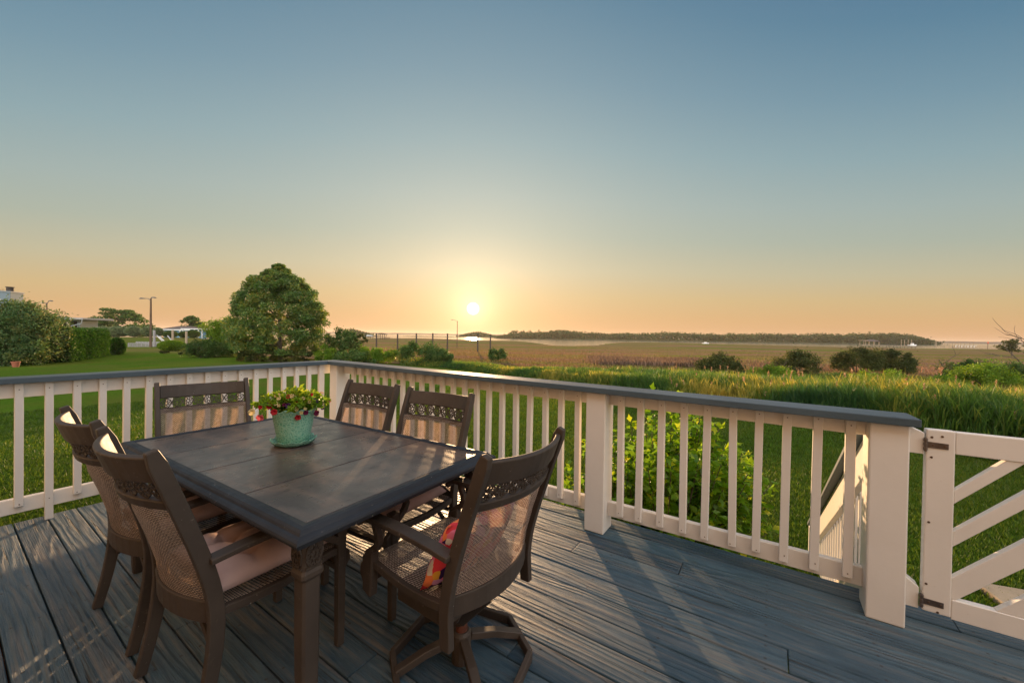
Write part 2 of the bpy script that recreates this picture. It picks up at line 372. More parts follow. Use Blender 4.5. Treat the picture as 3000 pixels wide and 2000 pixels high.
def gz(x, y):
    az, r = az_r(x, y); e = lawn_edge(az) + 1.2*(fbm(np.asarray(x)*.2, np.asarray(y)*.2)-.5)*2; sh = interp(az, AZS, RS) + 26*(fbm(np.asarray(x)*.03, np.asarray(y)*.012)-.5)
    k = np.clip((az+36)/10, 0, 1)                      # 0 = neighbour side, 1 = marsh side
    z = -1.2 - .4*smooth((r-e)/12)*k - 1.0*smooth((r-e-10)/75)*k
    z = z + .10*(fbm(np.asarray(x)*.09+5, np.asarray(y)*.09)-.5)*smooth((r-e-6)/10)*k
    isl = smooth((az+60)/6)*smooth((-36-az)/3)
    basin = smooth((r-80)/5)*smooth((105-r)/4)*isl
    z = z*(1-basin) + -3.4*basin
    farland = smooth((r-106)/10)*isl
    z = z*(1-farland) + (-.75+.004*(r-106))*farland
    drop = smooth((r-sh)/14)*(1-isl)
    z = z*(1-drop) + -3.6*drop
    sandy = smooth((r-140)/30)*isl
    z = z*(1-sandy) + -3.6*sandy
    return z
def gzs(x, y): return float(gz(x, y))

def build_ground():
    azs = np.concatenate([np.arange(-180,-66,6.), np.arange(-66,66,.75), np.arange(66,180,6.)]); na = len(azs)
    rs = [0.6]
    while rs[-1] < 700: rs.append(rs[-1]*1.022+.02)
    rs = np.array(rs); nr = len(rs)
    Az, Rr = np.meshgrid(np.radians(azs), rs); X = np.sin(Az)*Rr; Y = np.cos(Az)*Rr; Z = gz(X, Y)
    az, r = az_r(X, Y); e = lawn_edge(az) + 1.2*(fbm(X*.2, Y*.2)-.5)*2
    T = np.maximum(1 - smooth((r-e)/1.2), .62*smooth((-34-az)/4))
    V = np.stack([X,Y,Z], -1).reshape(-1,3); V = np.vstack([V, [[0,0,-1.2]]]); T = np.append(T.ravel(), 1.0)
    i, j = np.meshgrid(np.arange(nr-1), np.arange(na), indexing='ij'); a = i*na+j; b_ = i*na+(j+1)%na
    fc = np.stack([a, b_, b_+na, a+na], -1).reshape(-1,4)
    o = arr_mesh('ground', V, fc[:, ::-1].copy(), MAT['ground'], None, T); struct(o)
    for p in o.data.polygons: p.use_smooth = True
    n = 96; vs = [(0,0,WATER)] + [(9000*math.cos(2*math.pi*k/n), 9000*math.sin(2*math.pi*k/n), WATER) for k in range(n)]
    w = MB().add(vs, [(0, 1+k, 1+(k+1)%n) for k in range(n)]).build('water', MAT['water']); struct(w)
build_ground()

# ------------------------------------------------------------------ foliage helpers
def unit(v): return v/np.maximum(np.linalg.norm(v, axis=-1, keepdims=True), 1e-9)
def leaf_arrays(c, L, Wd, out=None, droop=.25, upb=.35, rng=RNG):
    """folded 6-corner leaves at points c; out = preferred outward direction"""
    n = len(c); d = unit(rng.normal(size=(n,3)))
    if out is not None: d = unit(d + out*1.1 + np.array([0,0,upb-.2]))
    nm = unit(rng.normal(size=(n,3)) + np.array([0,0,.9])); s = unit(np.cross(d, nm)); nm = np.cross(s, d)
    L = L*(.65+.7*rng.random((n,1))); Wd = Wd*(.7+.6*rng.random((n,1)))
    base = c - d*L*.5; mid = c + nm*L*.06; tip = c + d*L*.5 - nm*L*droop
    l = mid + s*Wd*.5 + nm*Wd*.16; r = mid - s*Wd*.5 + nm*Wd*.16
    V = np.stack([base, l, tip, r], 1).reshape(-1,3); o = np.arange(n)[:,None]*4
    Fc = np.concatenate([o+np.array([[0,1,2]]), o+np.array([[0,2,3]])], 0)
    return V, Fc
def foliage(name, parent, c, L, Wd, mat, out=None, tint=None, droop=.25, upb=.35):
    V, Fc = leaf_arrays(c, L, Wd, out, droop, upb)
    t = RNG.random(len(c))*.75 if tint is None else tint
    return arr_mesh(name, V, Fc, mat, parent, np.repeat(t, 4))

def clump_points(centers, radii, n, flat=.7):
    k = RNG.integers(0, len(centers), n); d = unit(RNG.normal(size=(n,3))); r = RNG.random((n,1))**.45
    off = d*r*radii[k][:,None]*np.array([1,1,flat]); return centers[k]+off, d, k

def shrub(name, label, cat, X, d, w_px, top_px, n=1500, L=.12, Wd=.06, mat='lf_bush', group=None, clumps=40, flat=.8, stems=5, depth=.9, low=.15, Yb=None, box=False, bx=None, stem_mat='bark'):
    """a bush standing at picture column X, distance d; size from its picture width and top row"""
    p = P(X, 1000, d); x, y = p[0], p[1]; z0 = gzs(x, y); top = P(X, top_px, d)[2]; H = max(.3, top-z0); rx = w_px*d/F/2
    L = max(L, 2.0*d/389); Wd = max(Wd, L*.42 if Wd > .3*L else L*.2); n = int(max(n, 4.6*rx*H*2/(.5*L*Wd)))
    root = empty(name, (x, y, z0)); tag(root, label, cat, group)
    cs = []
    while len(cs) < clumps:
        u = unit(RNG.normal(size=3)); rr = .42+.52*RNG.random()**.7
        kk = 1/max(.45, math.sqrt(1-u[2]**2)) if u[2] < 0 else 1.0
        q = np.array([u[0]*kk*rx*rr, u[1]*kk*rx*depth*rr, (u[2]*rr*.5+.5)*H*.92])
        if q[2] > low*H: cs.append(q)
    cs.append(np.array([0,0,H*.5])); cs = np.array(cs); rad = (.13+.24*RNG.random(len(cs))**1.4)*min(rx, H)*1.05
    c, dr, k = clump_points(cs, rad, n, flat); c += RNG.normal(size=c.shape)*(RNG.random((n,1)) < .16)*min(rx, H)*.10; c[:,2] = np.maximum(c[:,2], .03)
    t = np.clip(.22+.5*RNG.random(n)+.55*(RNG.random(len(cs))[k]-.5), 0, 1)
    foliage('foliage', root, c, L, Wd, MAT[mat], dr, t)
    mb = MB()
    for q in cs[:stems]:
        mb.tube([(q[0]*.1, q[1]*.1, -.05), (q[0]*.45, q[1]*.45, q[2]*.5), tuple(q)], [.035*H*.5+.008, .02*H*.5+.006, .006], 6)
    mb.build('stem', MAT[stem_mat], root)
    return root

def clipped(name, label, cat, X, d, w_px, top_px, bot_px, mat='lf_clip', group=None, n=2600, L=.14, depth=1.0, drop=True):
    """a shrub sheared to a smooth dome"""
    x, y, _ = P(X, 1000, d); zt = P(X, top_px, d)[2]; zb = P(X, bot_px, d)[2]; rx = w_px*d/F/2
    root = empty(name, (x, y, gzs(x, y))); z0 = gzs(x, y); tag(root, label, cat, group); h = zt-zb
    u = unit(RNG.normal(size=(n,3))); sg = np.sign(u)*np.abs(u)**.8
    c = u*(.93+.09*RNG.random((n,1)))*np.array([rx, rx*depth, h/2]) + np.array([0,0,(zt+zb)/2-z0])
    foliage('foliage', root, c, L, L*.6, MAT[mat], u*1.5, RNG.random(n)*.9)
    mb = MB()                                                   # dark twiggy inside
    u2 = []
    mb.tube([(0,0,-.05),(0,0,max(.05, (zt+zb)/2-z0))], [.09,.05], 7)
    for k in range(12):
        a = 2*math.pi*k/12; mb.tube([(0,0,max(0, zb-z0)+.1), (rx*.75*math.cos(a), rx*.75*depth*math.sin(a), (zt+zb)/2-z0+h*.25*math.sin(3*a))], [.04,.012], 5)
    mb.build('stem', MAT['bark'], root)
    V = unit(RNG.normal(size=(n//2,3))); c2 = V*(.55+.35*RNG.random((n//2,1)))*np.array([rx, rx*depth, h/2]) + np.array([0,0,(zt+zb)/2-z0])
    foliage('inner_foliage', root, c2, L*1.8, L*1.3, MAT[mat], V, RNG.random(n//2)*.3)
    return root

def tree(name, label, cat, X, d, prof, top_px, n, L, Wd, mat, base_px=None, group=None, clumps=60, flat=.55, cl=.2, trunk_r=.16, leanx=0.0):
    """prof: list of (height 0..1, half-width in picture pixels)"""
    x, y, _ = P(X, 1000, d); z0 = gzs(x, y); H = P(X, top_px, d)[2]-z0
    root = empty(name, (x, y, z0)); tag(root, label, cat, group)
    hs = [p[0] for p in prof]; ws = [p[1]*d/F for p in prof]; cs = []; rad = []
    for i in range(clumps):
        h = hs[0] + (hs[-1]-hs[0])*((i+.5)/clumps)**.9; w = float(np.interp(h, hs, ws)); a = 2*math.pi*RNG.random()
        rr = w*(.28+.66*RNG.random()**.55); c_r = max(.25*cl*H, cl*H*(.35+.65*w/max(ws))*(.7+.5*RNG.random()))
        cs.append((math.cos(a)*max(0, rr-c_r*.3)+leanx*h*H, math.sin(a)*max(0, rr-c_r*.3), h*H-c_r*.25)); rad.append(c_r)
    cs = np.array(cs); rad = np.array(rad)
    c, dr, k = clump_points(cs, rad, n, flat); c[:,2] = np.clip(c[:,2], .08*H, None)
    t = np.clip(.15+.6*RNG.random(n)+.35*(RNG.random(len(cs))[k]-.5), 0, 1)
    foliage('crown', root, c, L, Wd, MAT[mat], dr, t)
    mb = MB(); mb.tube([(0,0,-.2),(leanx*.3*H,0,.3*H),(leanx*.6*H,.05,.62*H),(leanx*.9*H,0,.9*H)], [trunk_r*1.25, trunk_r, trunk_r*.6, trunk_r*.15], 8)
    for i in range(0, len(cs), max(1, len(cs)//26)):
        q = cs[i]; zb = max(.12*H, q[2]*.72); mb.tube([(leanx*zb,0,zb), (q[0]*.5, q[1]*.5, (zb+q[2])/2-.02*H), tuple(q)], [trunk_r*.32, trunk_r*.2, trunk_r*.06], 5)
    mb.build('trunk', MAT['bark'], root)
    return root

# ------------------------------------------------------------------ deck frame: local x = -a, local y = b
DROT = math.atan2(-.556, .831)
def dw(a, b, z=0.0): return Vector((-.831*a+.556*b, .556*a+.831*b, z))
HOME = (0, 0, 0)

# deck
def build_deck():
    root = empty('wooden_deck', HOME, DROT); tag(root, 'slate blue painted plank deck, worn and grainy, under the table and railing', 'deck')
    rows = []; b = 2.800; first = True
    while b > -1.95:
        w = .140; rows.append((b-w, b)); b -= w + .0065
    # widen one gap near b = .24 as in the picture
    joints = {0:[-.75], 1:[], 2:[.42,-1.9], 3:[1.02], 4:[], 5:[-.08], 6:[], 7:[2.3], 8:[-1.02], 9:[.9], 10:[3.1], 11:[], 12:[1.35], 13:[], 14:[2.2], 15:[.2], 16:[1.9], 17:[2.05], 18:[.8], 19:[1.5]}
    for i, (b0, b1) in enumerate(rows):
        if .19 < b1 < .30: b1 -= .010
        lim = [4.305, -3.4]; js = joints.get(i, [random.uniform(-1, 3)])
        ends = [4.305 + random.uniform(-.004, .004)] + sorted(js, reverse=True) + [-3.4]
        for k in range(len(ends)-1):
            a1, a0 = ends[k]-(.0015 if k else 0), ends[k+1]+.0015
            dz = random.uniform(-.0015, .0015)
            o = MB().box(-a1, -a0, b0, b1, -.036+dz, dz).build('deck_board', MAT['deck'], root, bevel=.004, seg=2)
    mb = MB()
    for k in range(20): mb.box(-4.26+k*.4, -4.222+k*.4, -1.9, 2.74, -.24, -.038)
    mb.build('joist', MAT['brownwood'], root)
    mb = MB(); mb.box(-4.30, -4.262, -1.9, 2.78, -.26, -.038); mb.box(-4.26, 3.3, 2.742, 2.78, -.26, -.038)
    mb.build('rim_board', MAT['brownwood'], root)
    mb = MB()
    for a in (4.1, 2.3, .5, -1.3, -3.1):
        for bb in (2.6, .4): MB().box(-a-.07, -a+.07, bb-.07, bb+.07, -1.3, -.24).build('support_post', MAT['brownwood'], root)
build_deck()

def capz_r(a): return .988 + (a+.56)/4.71*.030
def capz_l(b): return 1.018 - (2.49-b)/2.23*.012
CAPT = .037
def hex_screw(mb, a, b, z, r=.004):
    mb.tube([(-a, b, z), (-a, b-.002, z)], [r, r*.8], 8)

def build_rails():
    # ---- long run between the corner and the gate
    root = empty('deck_railing', HOME, DROT); tag(root, 'long white railing with slate cap from the corner post to the gate', 'railing', 'deck railings')
    z1, z0 = capz_r(4.15), capz_r(-.57)
    zo = capz_l(2.49)
    def capmesh(pts):   # pts: list of (a,b,ztop)
        n = len(pts); vs = [(-a, b, z) for a,b,z in pts] + [(-a, b, z-CAPT) for a,b,z in pts]
        return MB().add(vs, [tuple(range(n)), tuple(range(2*n-1, n-1, -1))] + [(k,(k+1)%n,n+(k+1)%n,n+k) for k in range(n)])
    capmesh([(-.568,2.487,z0),(4.150,2.487,z1),(4.345,2.684,z1),(-.560,2.684,z0)]).build('top_cap', MAT['cap'], root, bevel=.004, seg=2)
    for (ah, al) in ((4.04, 1.065), (.927, -.40)):
        n = 12; up = MB(); lo = MB()
        zt0, zt1 = capz_r(al)-CAPT-.001, capz_r(ah)-CAPT-.001
        up.add([(-ah,2.612,.868+.004*ah),(-al,2.612,.868),(-al,2.650,.868),(-ah,2.650,.868+.004*ah),(-ah,2.612,zt1),(-al,2.612,zt0),(-al,2.650,zt0),(-ah,2.650,zt1)],
               [(0,3,2,1),(4,5,6,7),(0,1,5,4),(1,2,6,5),(2,3,7,6),(3,0,4,7)])
        up.build('upper_rail', MAT['white'], root, bevel=.003)
        lo.box(-ah, -al, 2.612, 2.650, .102, .200).build('lower_rail', MAT['white'], root, bevel=.003)
    for a0, a1 in ((4.045,4.18),(.927,1.065),(-.54,-.40)):
        zt = min(capz_r(a0), capz_r(a1))-CAPT-.001
        MB().box(-a1, -a0, 2.527, 2.692, .001, zt).build('post', MAT['white'], root, bevel=.006, seg=2)
    lefts = [.858,.727,.596,.464,.334,.201,.072,-.056,-.188,-.318] + [1.306+.1335*k for k in range(-1, 20)]
    for al in lefts:
        j = random.uniform(-.004,.004); zb = .128+random.uniform(-.008,.008); zt = capz_r(al)-CAPT-.002; t = random.uniform(-.006,.006)
        mb = MB(); w = .0395
        vs = [(-al+j-t,2.574,zb+.012),(-al+w+j-t,2.574,zb+.012),(-al+w+j-t,2.610,zb),(-al+j-t,2.610,zb)]
        vs += [(-al,2.574,zt),(-al+w,2.574,zt),(-al+w,2.610,zt),(-al,2.610,zt)]
        mb.add(vs, [(0,3,2,1),(4,5,6,7),(0,1,5,4),(1,2,6,5),(2,3,7,6),(3,0,4,7)])
        o = mb.build('baluster', MAT['white'], root, bevel=.002)
        s = MB(); am = al-w/2
        for zz in (.92, .165): hex_screw(s, am, 2.5745, zz+random.uniform(-.01,.01), .0033)
        s.build('screw', MAT['screw'], o)
    # hinge blocks on the gate post
    MB().prism([(.541,.822),(.593,.822),(.593,.920),(.541,.944)], 1, 2.556, 2.62).build('hinge_block', MAT['white'], root, bevel=.002)
    MB().prism([(.541,.102),(.588,.102),(.588,.200),(.541,.236)], 1, 2.556, 2.62).build('hinge_block', MAT['white'], root, bevel=.002)
    # ---- run on the left
    root = empty('deck_railing', HOME, DROT); tag(root, 'white railing with slate cap along the left side, seen beyond the rear left chair', 'railing', 'deck railings')
    bl = -1.85
    capmesh([(4.150,2.487,z1),(4.150,bl,capz_l(bl)),(4.345,bl,capz_l(bl)),(4.345,2.684,z1)][::-1]).build('top_cap', MAT['cap'], root, bevel=.004, seg=2)
    zt0, zt1 = capz_l(bl)-CAPT-.001, capz_l(2.527)-CAPT-.001
    up = MB().add([(-4.275,bl,.862),(-4.237,bl,.862),(-4.237,2.60,.874),(-4.275,2.60,.874),(-4.275,bl,zt0),(-4.237,bl,zt0),(-4.237,2.60,zt1),(-4.275,2.60,zt1)],
                  [(0,3,2,1),(4,5,6,7),(0,1,5,4),(1,2,6,5),(2,3,7,6),(3,0,4,7)])
    up.build('upper_rail', MAT['white'], root, bevel=.003)
    MB().box(-4.275, -4.237, bl, 2.60, .083, .184).build('lower_rail', MAT['white'], root, bevel=.003)
    for k in range(-12, 17):
        b0 = .312+.1316*k; zb = .001 if k == 1 else .118+random.uniform(-.006,.006); zt = capz_l(b0)-CAPT-.002; t = random.uniform(-.005,.005); w = .0395
        if k == 16: w = .06
        ch = 0 if k == 1 else .012
        vs = [(-4.235,b0+t,zb),(-4.200,b0+t,zb+ch),(-4.200,b0+w+t,zb+ch),(-4.235,b0+w+t,zb),(-4.235,b0,zt),(-4.200,b0,zt),(-4.200,b0+w,zt),(-4.235,b0+w,zt)]
        o = MB().add(vs, [(0,3,2,1),(4,5,6,7),(0,1,5,4),(1,2,6,5),(2,3,7,6),(3,0,4,7)]).build('baluster', MAT['white'], root, bevel=.002)
        s = MB()
        for zz in (.925, .15): s.tube([(-4.1995, b0+w/2, zz),(-4.1975, b0+w/2, zz)], [.0033,.0026], 8)
        s.build('screw', MAT['screw'], o)
build_rails()

def clip_poly(poly, f):
    out = []
    for i in range(len(poly)):
        p, q = poly[i], poly[(i+1) % len(poly)]; fp, fq = f(p), f(q)
        if fp >= 0: out.append(p)
        if (fp >= 0) != (fq >= 0): t = fp/(fp-fq); out.append((p[0]+(q[0]-p[0])*t, p[1]+(q[1]-p[1])*t))
    return out

def build_gate():
    root = empty('deck_gate', dw(-.60, 2.58), DROT); tag(root, 'white wooden deck gate with diagonal slats, hinged on the end post', 'gate')
    ox, oy = .60, 2.58                                           # local origin (x = -a)
    def B(mb, x0, x1, y0, y1, z0, z1): return mb.box(x0-ox, x1-ox, y0-oy, y1-oy, z0, z1)
    B(MB(), .599, .692, 2.556, 2.598, .100, .939).build('stile', MAT['white'], root, bevel=.005, seg=2)
    B(MB(), 1.418, 1.510, 2.556, 2.598, .100, .939).build('stile', MAT['white'], root, bevel=.005, seg=2)
    B(MB(), .6925, 1.4175, 2.558, 2.597, .838, .937).build('rail', MAT['white'], root, bevel=.003)
    B(MB(), .6925, 1.4175, 2.558, 2.597, .092, .182).build('rail', MAT['white'], root, bevel=.003)
    s = 1.10
    for x0, za, zb in ((.6925,.612,.672),(.6925,.418,.487),(.6925,.165,.277),(.6925,-.075,.035),(.6925,-.33,-.21)):
        poly = [(x0,za),(x0+1.2,za+1.2*s),(x0+1.2,zb+1.2*s),(x0,zb)]
        for f in (lambda p: p[1]-.1825, lambda p: .8375-p[1], lambda p: 1.417-p[0], lambda p: p[0]-.6926): poly = clip_poly(poly, f)
        if len(poly) > 2: MB().prism([(u-ox, v) for u, v in poly], 1, 2.563-oy, 2.594-oy).build('diagonal_slat', MAT['white'], root, bevel=.002)
    for zc, ln in ((.868,.068),(.145,.066)):
        mb = MB(); mb.prism([(.602-ox,zc-.013),(.602+ln-ox,zc-.013),(.602+ln-ox,zc+.013),(.602-ox,zc+.015)], 1, 2.5525-oy, 2.5555-oy)
        mb.cyl(.5955-ox, 2.5505-oy, zc-.03, zc+.032, .006, 10)
        for k in range(3): mb.cyl(.5955-ox, 2.5505-oy, zc-.024+.02*k, zc-.012+.02*k, .0078, 10)
        h = mb.build('hinge', MAT['hinge'], root, bevel=.0006)
        sm = MB()
        for dx in (.018, .056): sm.tube([(.602+dx-ox,2.5524-oy,zc),(.602+dx-ox,2.5505-oy,zc)], [.0042,.003], 10)
        sm.build('screw', MAT['screw'], h)
    for x, z in ((.617,.904),(.650,.911),(.617,.812),(.614,.512),(.611,.226),(.650,.108)):
        MB().tube([(x-ox,2.5558-oy,z),(x-ox,2.5535-oy,z)], [.0052,.004], 12).build('screw', MAT['screw'], root)
build_gate()

def build_stairs():
    root = empty('stair_railing', HOME, DROT); tag(root, 'sloping white stair railing with dark cap going down to the lawn behind the end post', 'railing')
    s = -.575
    def zz(b, off): return .80 + s*(b-2.672) + off
    b0, b1 = 2.70, 5.7
    def slab(x0, x1, o0, o1, name, mat, ba=b0, bb=b1):
        vs = [(x,b,zz(b,o)) for b in (ba,bb) for o in (o0,o1) for x in (x0,x1)]
        MB().add(vs, [(0,1,3,2),(4,6,7,5),(0,4,5,1),(2,3,7,6),(0,2,6,4),(1,5,7,3)]).build(name, mat, root, bevel=.003)
    slab(.38, .55, .120, .157, 'top_cap', MAT['cap']); slab(.43, .468, -.10, .119, 'upper_rail', MAT['white']); slab(.43, .468, -.72, -.62, 'lower_rail', MAT['white'])
    for k in range(20):
        b = b0+.10+k*.140; x = .4695
        vs = [(x,b,zz(b,-.70)),(x+.035,b,zz(b,-.70)),(x+.035,b+.039,zz(b+.039,-.70)),(x,b+.039,zz(b+.039,-.70)),(x,b,zz(b,.115)),(x+.035,b,zz(b,.115)),(x+.035,b+.039,zz(b+.039,.115)),(x,b+.039,zz(b+.039,.115))]
        MB().add(vs, [(0,3,2,1),(4,5,6,7),(0,1,5,4),(1,2,6,5),(2,3,7,6),(3,0,4,7)]).build('baluster', MAT['white'], root, bevel=.002)
    MB().box(.40, .50, b1+.002, b1+.10, -1.25, zz(b1, .10)).build('post', MAT['white'], root, bevel=.004)
    st = empty('deck_stairs', dw(-1.0, 2.8), DROT); tag(st, 'wooden stairs dropping from the gate to the lawn', 'stairs')
    for k in range(6):
        MB().box(-.5, .5, .02+k*.30, .30+k*.30, -.20-k*.17, -.165-k*.17).build('tread', MAT['deck'], st, bevel=.004)
    for x in (-.535, .50):
        MB().prism([(.0,-.26),(.0,-.05),(1.95,-1.10),(1.95,-1.30)], 0, x, x+.035).build('stringer', MAT['white'], st, bevel=.003)
    sl = PZ(2965, 1782, -1.2)
    o = MB().box(-.45, .55, -.28, .30, -.06, .05).build('paving_slab', MAT['tan'], None, bevel=.01); o.location = (sl[0]+.35, sl[1]-.1, -1.19); o.rotation_euler = (0,0,R(-20)); tag(o, 'tan landing slab on the grass beyond the gate', 'slab')
build_stairs()

# ------------------------------------------------------------------ rosette lattice (pierced metal strip)
def lattice(mb, mapf, u0, u1, v0, v1, ncell, th=.004, wd=.0035):
    cw = (u1-u0)/ncell; ch = v1-v0
    def seg(p, q, w=wd):
        a = Vector(mapf(*p)); b = Vector(mapf(*q)); n = Vector(mapf((p[0]+q[0])/2, (p[1]+q[1])/2, 1)) - Vector(mapf((p[0]+q[0])/2, (p[1]+q[1])/2, 0))
        if (b-a).length < 1e-5: return
        sd = (b-a).normalized().cross(n.normalized())
        mb.sweep([a, b], sd, w, th)
    for i in range(ncell):
        cx = u0+(i+.5)*cw; cy = (v0+v1)/2; rx = cw*.49; ry = ch*.49
        pt = lambda r, a: (cx+rx*r*math.cos(a), cy+ry*r*math.sin(a))
        for k in range(8):
            a = 2*math.pi*k/8+.2; a2 = a+2*math.pi/8; am = a+math.pi/8
            seg(pt(.25,a), pt(.62,am)); seg(pt(.62,am), pt(.25,a2)); seg(pt(.62,am), pt(1.0,a)); seg(pt(.62,am), pt(1.0,a2)); seg(pt(1.0,a), pt(1.0,a2), wd*1.2)
    seg((u0,v0+.002),(u1,v0+.002), .005)

# ------------------------------------------------------------------ dining chairs
def chair(name, label, W=.53, ztop=.985, swivel=False):
    root = empty(name); tag(root, label, 'chair', 'bronze sling chairs round the table')
    br = MAT['bronze']; hx = W/2-.014
    k = (ztop-.42)/.565
    pth = [(-.062,0),(-.030,.13),(-.006,.27),(.002,.40),(-.012,.50),(-.045,.62),(-.105,.80),(-.170,.985)]
    pth = [(y, z if z <= .42 else .42+(z-.42)*k) for y, z in pth]
    zs = [p[1] for p in pth]; ys = [p[0] for p in pth]
    yb = lambda z: float(np.interp(z, zs, ys))
    fine = [(yb(z), z) for z in np.linspace(.27 if swivel else 0, ztop, 22)]
    # smooth the post a little
    fy = np.array([p[0] for p in fine]); fy[1:-1] = (fy[:-2]+2*fy[1:-1]+fy[2:])/4; fine = [(float(a), p[1]) for a, p in zip(fy, fine)]
    for s in (-1, 1):
        hs = [.046 if z > .3 else .036 + .01*z/.3 for y, z in fine]; hs[-1] = .030; hs[-2] = .046
        MB().sweep([(s*hx, y, z) for y, z in fine], (1,0,0), .028, .046, hs=hs).build('rear_post', br, root, bevel=.004, seg=2)
    def back_pt(x, z, bow, dn=0.0):
        e = 1-(2*x/(W-.05))**2
        return (x, yb(z)-bow*e-dn, z)
    def rail(z, h, th, bow, name, xs=11, lift=0.0):
        path = []; n = xs
        for i in range(n):
            x = (-1+2*i/(n-1))*(hx-.013); e = 1-(2*x/(W-.05))**2; path.append(Vector(back_pt(x, z+lift*e, bow)))
        mb = MB(); upv = Vector((0, yb(z+.05)-yb(z-.05), .1)).normalized(); vs = []
        for i, p in enumerate(path):
            t = (path[min(i+1,n-1)]-path[max(i-1,0)]).normalized(); nm = t.cross(upv).normalized()
            vs += [p-upv*h/2-nm*th/2, p+upv*h/2-nm*th/2, p+upv*h/2+nm*th/2, p-upv*h/2+nm*th/2]
        fs = []
        for i in range(n-1):
            for q in range(4): fs.append((i*4+q, i*4+(q+1)%4, i*4+4+(q+1)%4, i*4+4+q))
        fs += [(3,2,1,0),(n*4-4,n*4-3,n*4-2,n*4-1)]
        return mb.add(vs, fs).build(name, br, root, bevel=.004, seg=2)
    zt = ztop
    rail(zt-.062, .088, .020, .062, 'top_rail', lift=-.006)
    rail(zt-.184, .032, .022, .060, 'middle_rail')
    rail(.405, .076, .016, .060, 'lower_band')
    lm = MB()
    def mp(u, v, n=0.0): return back_pt(u, v, .060, -n*.01)
    lattice(lm, mp, -(hx-.016), hx-.016, zt-.168, zt-.106, 8, .005, .0036)
    lm.build('lattice_panel', br, root)
    # woven back
    def sheet(fn, nu, nv, su, sv):
        vs = []; fs = []; uvs = []
        for j in range(nv+1):
            for i in range(nu+1): vs.append(fn(i/nu, j/nv))
        for j in range(nv):
            for i in range(nu):
                fs.append((j*(nu+1)+i, j*(nu+1)+i+1, (j+1)*(nu+1)+i+1, (j+1)*(nu+1)+i)); uvs.append([(i/nu*su, j/nv*sv),((i+1)/nu*su, j/nv*sv),((i+1)/nu*su,(j+1)/nv*sv),(i/nu*su,(j+1)/nv*sv)])
        return MB().add(vs, fs, uvs)
    hw = hx-.012
    def fb(u, v):
        z = .425 + v*(zt-.170-.425); x = (2*u-1)*hw; return back_pt(x, z, .056, -.015*smooth((v-.75)/.2))
    sheet(fb, 16, 16, W, .40).build('back_sling', MAT['sling'], root, smooth=True)
    # seat
    sp = [(.015,.415),(.10,.405),(.22,.402),(.33,.412),(.41,.424),(.455,.418),(.480,.396),(.484,.368),(.468,.345),(.445,.338)]
    for s in (-1, 1):
        MB().sweep([(s*(hx-.006), y, z-.010) for y, z in sp], (1,0,0), .026, .030).build('seat_rail', br, root, bevel=.003)
    def fs_(u, v):
        t = v*(len(sp)-1); i = min(int(t), len(sp)-2); q = t-i; y = sp[i][0]*(1-q)+sp[i+1][0]*q; z = sp[i][1]*(1-q)+sp[i+1][1]*q
        x = (2*u-1)*(hx-.012); sag = .022*(1-(2*u-1)**2)*max(0, 1-abs(y-.22)/.24); return (x, y, z+.007-sag)
    sheet(fs_, 12, 27, W, .60).build('seat_sling', MAT['sling'], root, smooth=True)
    MB().bar((-hx+.014,.45,.335), (hx-.014,.45,.335), .022, .026).build('front_stretcher', br, root, bevel=.003)
    MB().bar((-hx+.014,.012,.352), (hx-.014,.012,.352), .022, .03).build('rear_stretcher', br, root, bevel=.003)
    for s in (-1, 1):
        ax = s*(hx+.010)
        arm = [(yb(.60*1)+.012,.596),(.06,.604),(.18,.610),(.30,.610),(.40,.606),(.455,.600),(.480,.588),(.486,.572),(.474,.562)]
        a = MB().sweep([(ax, y, z) for y, z in arm], (1,0,0), .054, .020, ws=[.050,.052,.054,.056,.058,.056,.05,.046,.042], hs=[.02]*6+[.017,.013,.009])
        arm_o = a.build('armrest', br, root, bevel=.004, seg=2)
        S = [(.395,.596),(.392,.570),(.378,.545),(.372,.520),(.386,.492),(.415,.472),(.440,.452),(.450,.425)]
        MB().sweep([(ax-s*.006, y, z) for y, z in S], (1,0,0), .026, .028).build('arm_bracket', br, arm_o, bevel=.003)
        if not swivel:
            MB().sweep([(s*hx,.452,z) for z in (0,.2,.40,.46,.490,.502)], (1,0,0), .032, .036, ws=[.028,.031,.032,.034,.040,.042], hs=[.032,.035,.036,.038,.046,.048]).build('front_leg', br, root, bevel=.004, seg=2)
            MB().sweep([(s*(hx-.02),.006,.245),(s*(hx-.15),.006,.345)], (0,1,0), .014, .022).build('brace', br, root, bevel=.002)
        else:
            MB().prism([(.40,.475),(.465,.44),(.462,.30),(.41,.285)], 0, s*hx-.018, s*hx+.018).build('arm_plate', br, root, bevel=.004)
    if swivel:
        hy = .15
        MB().prism([(.04,.30),(.30,.30),(.30,.375),(.04,.375)], 0, -hx+.03, hx-.03).build('seat_plate', br, root, bevel=.004)
        mb = MB()
        for s in (-1, 1): mb.prism([(.03,.34),(.28,.34),(.24,.24),(.16,.205),(.08,.24)], 0, s*.10-.008, s*.10+.008)
        mb.prism([(.055,.235),(.24,.235),(.23,.215),(.09,.215)], 0, -.092, .092)
        mb.build('tilt_housing', br, root, bevel=.002)
        MB().tube([(0,.045,.285),(0,.25,.285)], [.022,.022], 12).build('tilt_spring', MAT['rust'], root)
        MB().cyl(0, hy, .10, .30, .024, 14).build('pedestal', MAT['rust'], root)
        MB().tube([(0,hy,.0),(0,hy,.115),(0,hy,.125)], [.040,.040,.030], 16).build('hub', br, root)
        for q in range(4):
            a = math.pi/4+q*math.pi/2+.25; c, sn = math.cos(a), math.sin(a)
            MB().sweep([(c*.036,hy+sn*.036,.095),(c*.15,hy+sn*.15,.072),(c*.262,hy+sn*.262,.030)], (-sn,c,0), .036, .030).build('base_leg', br, root, bevel=.003)
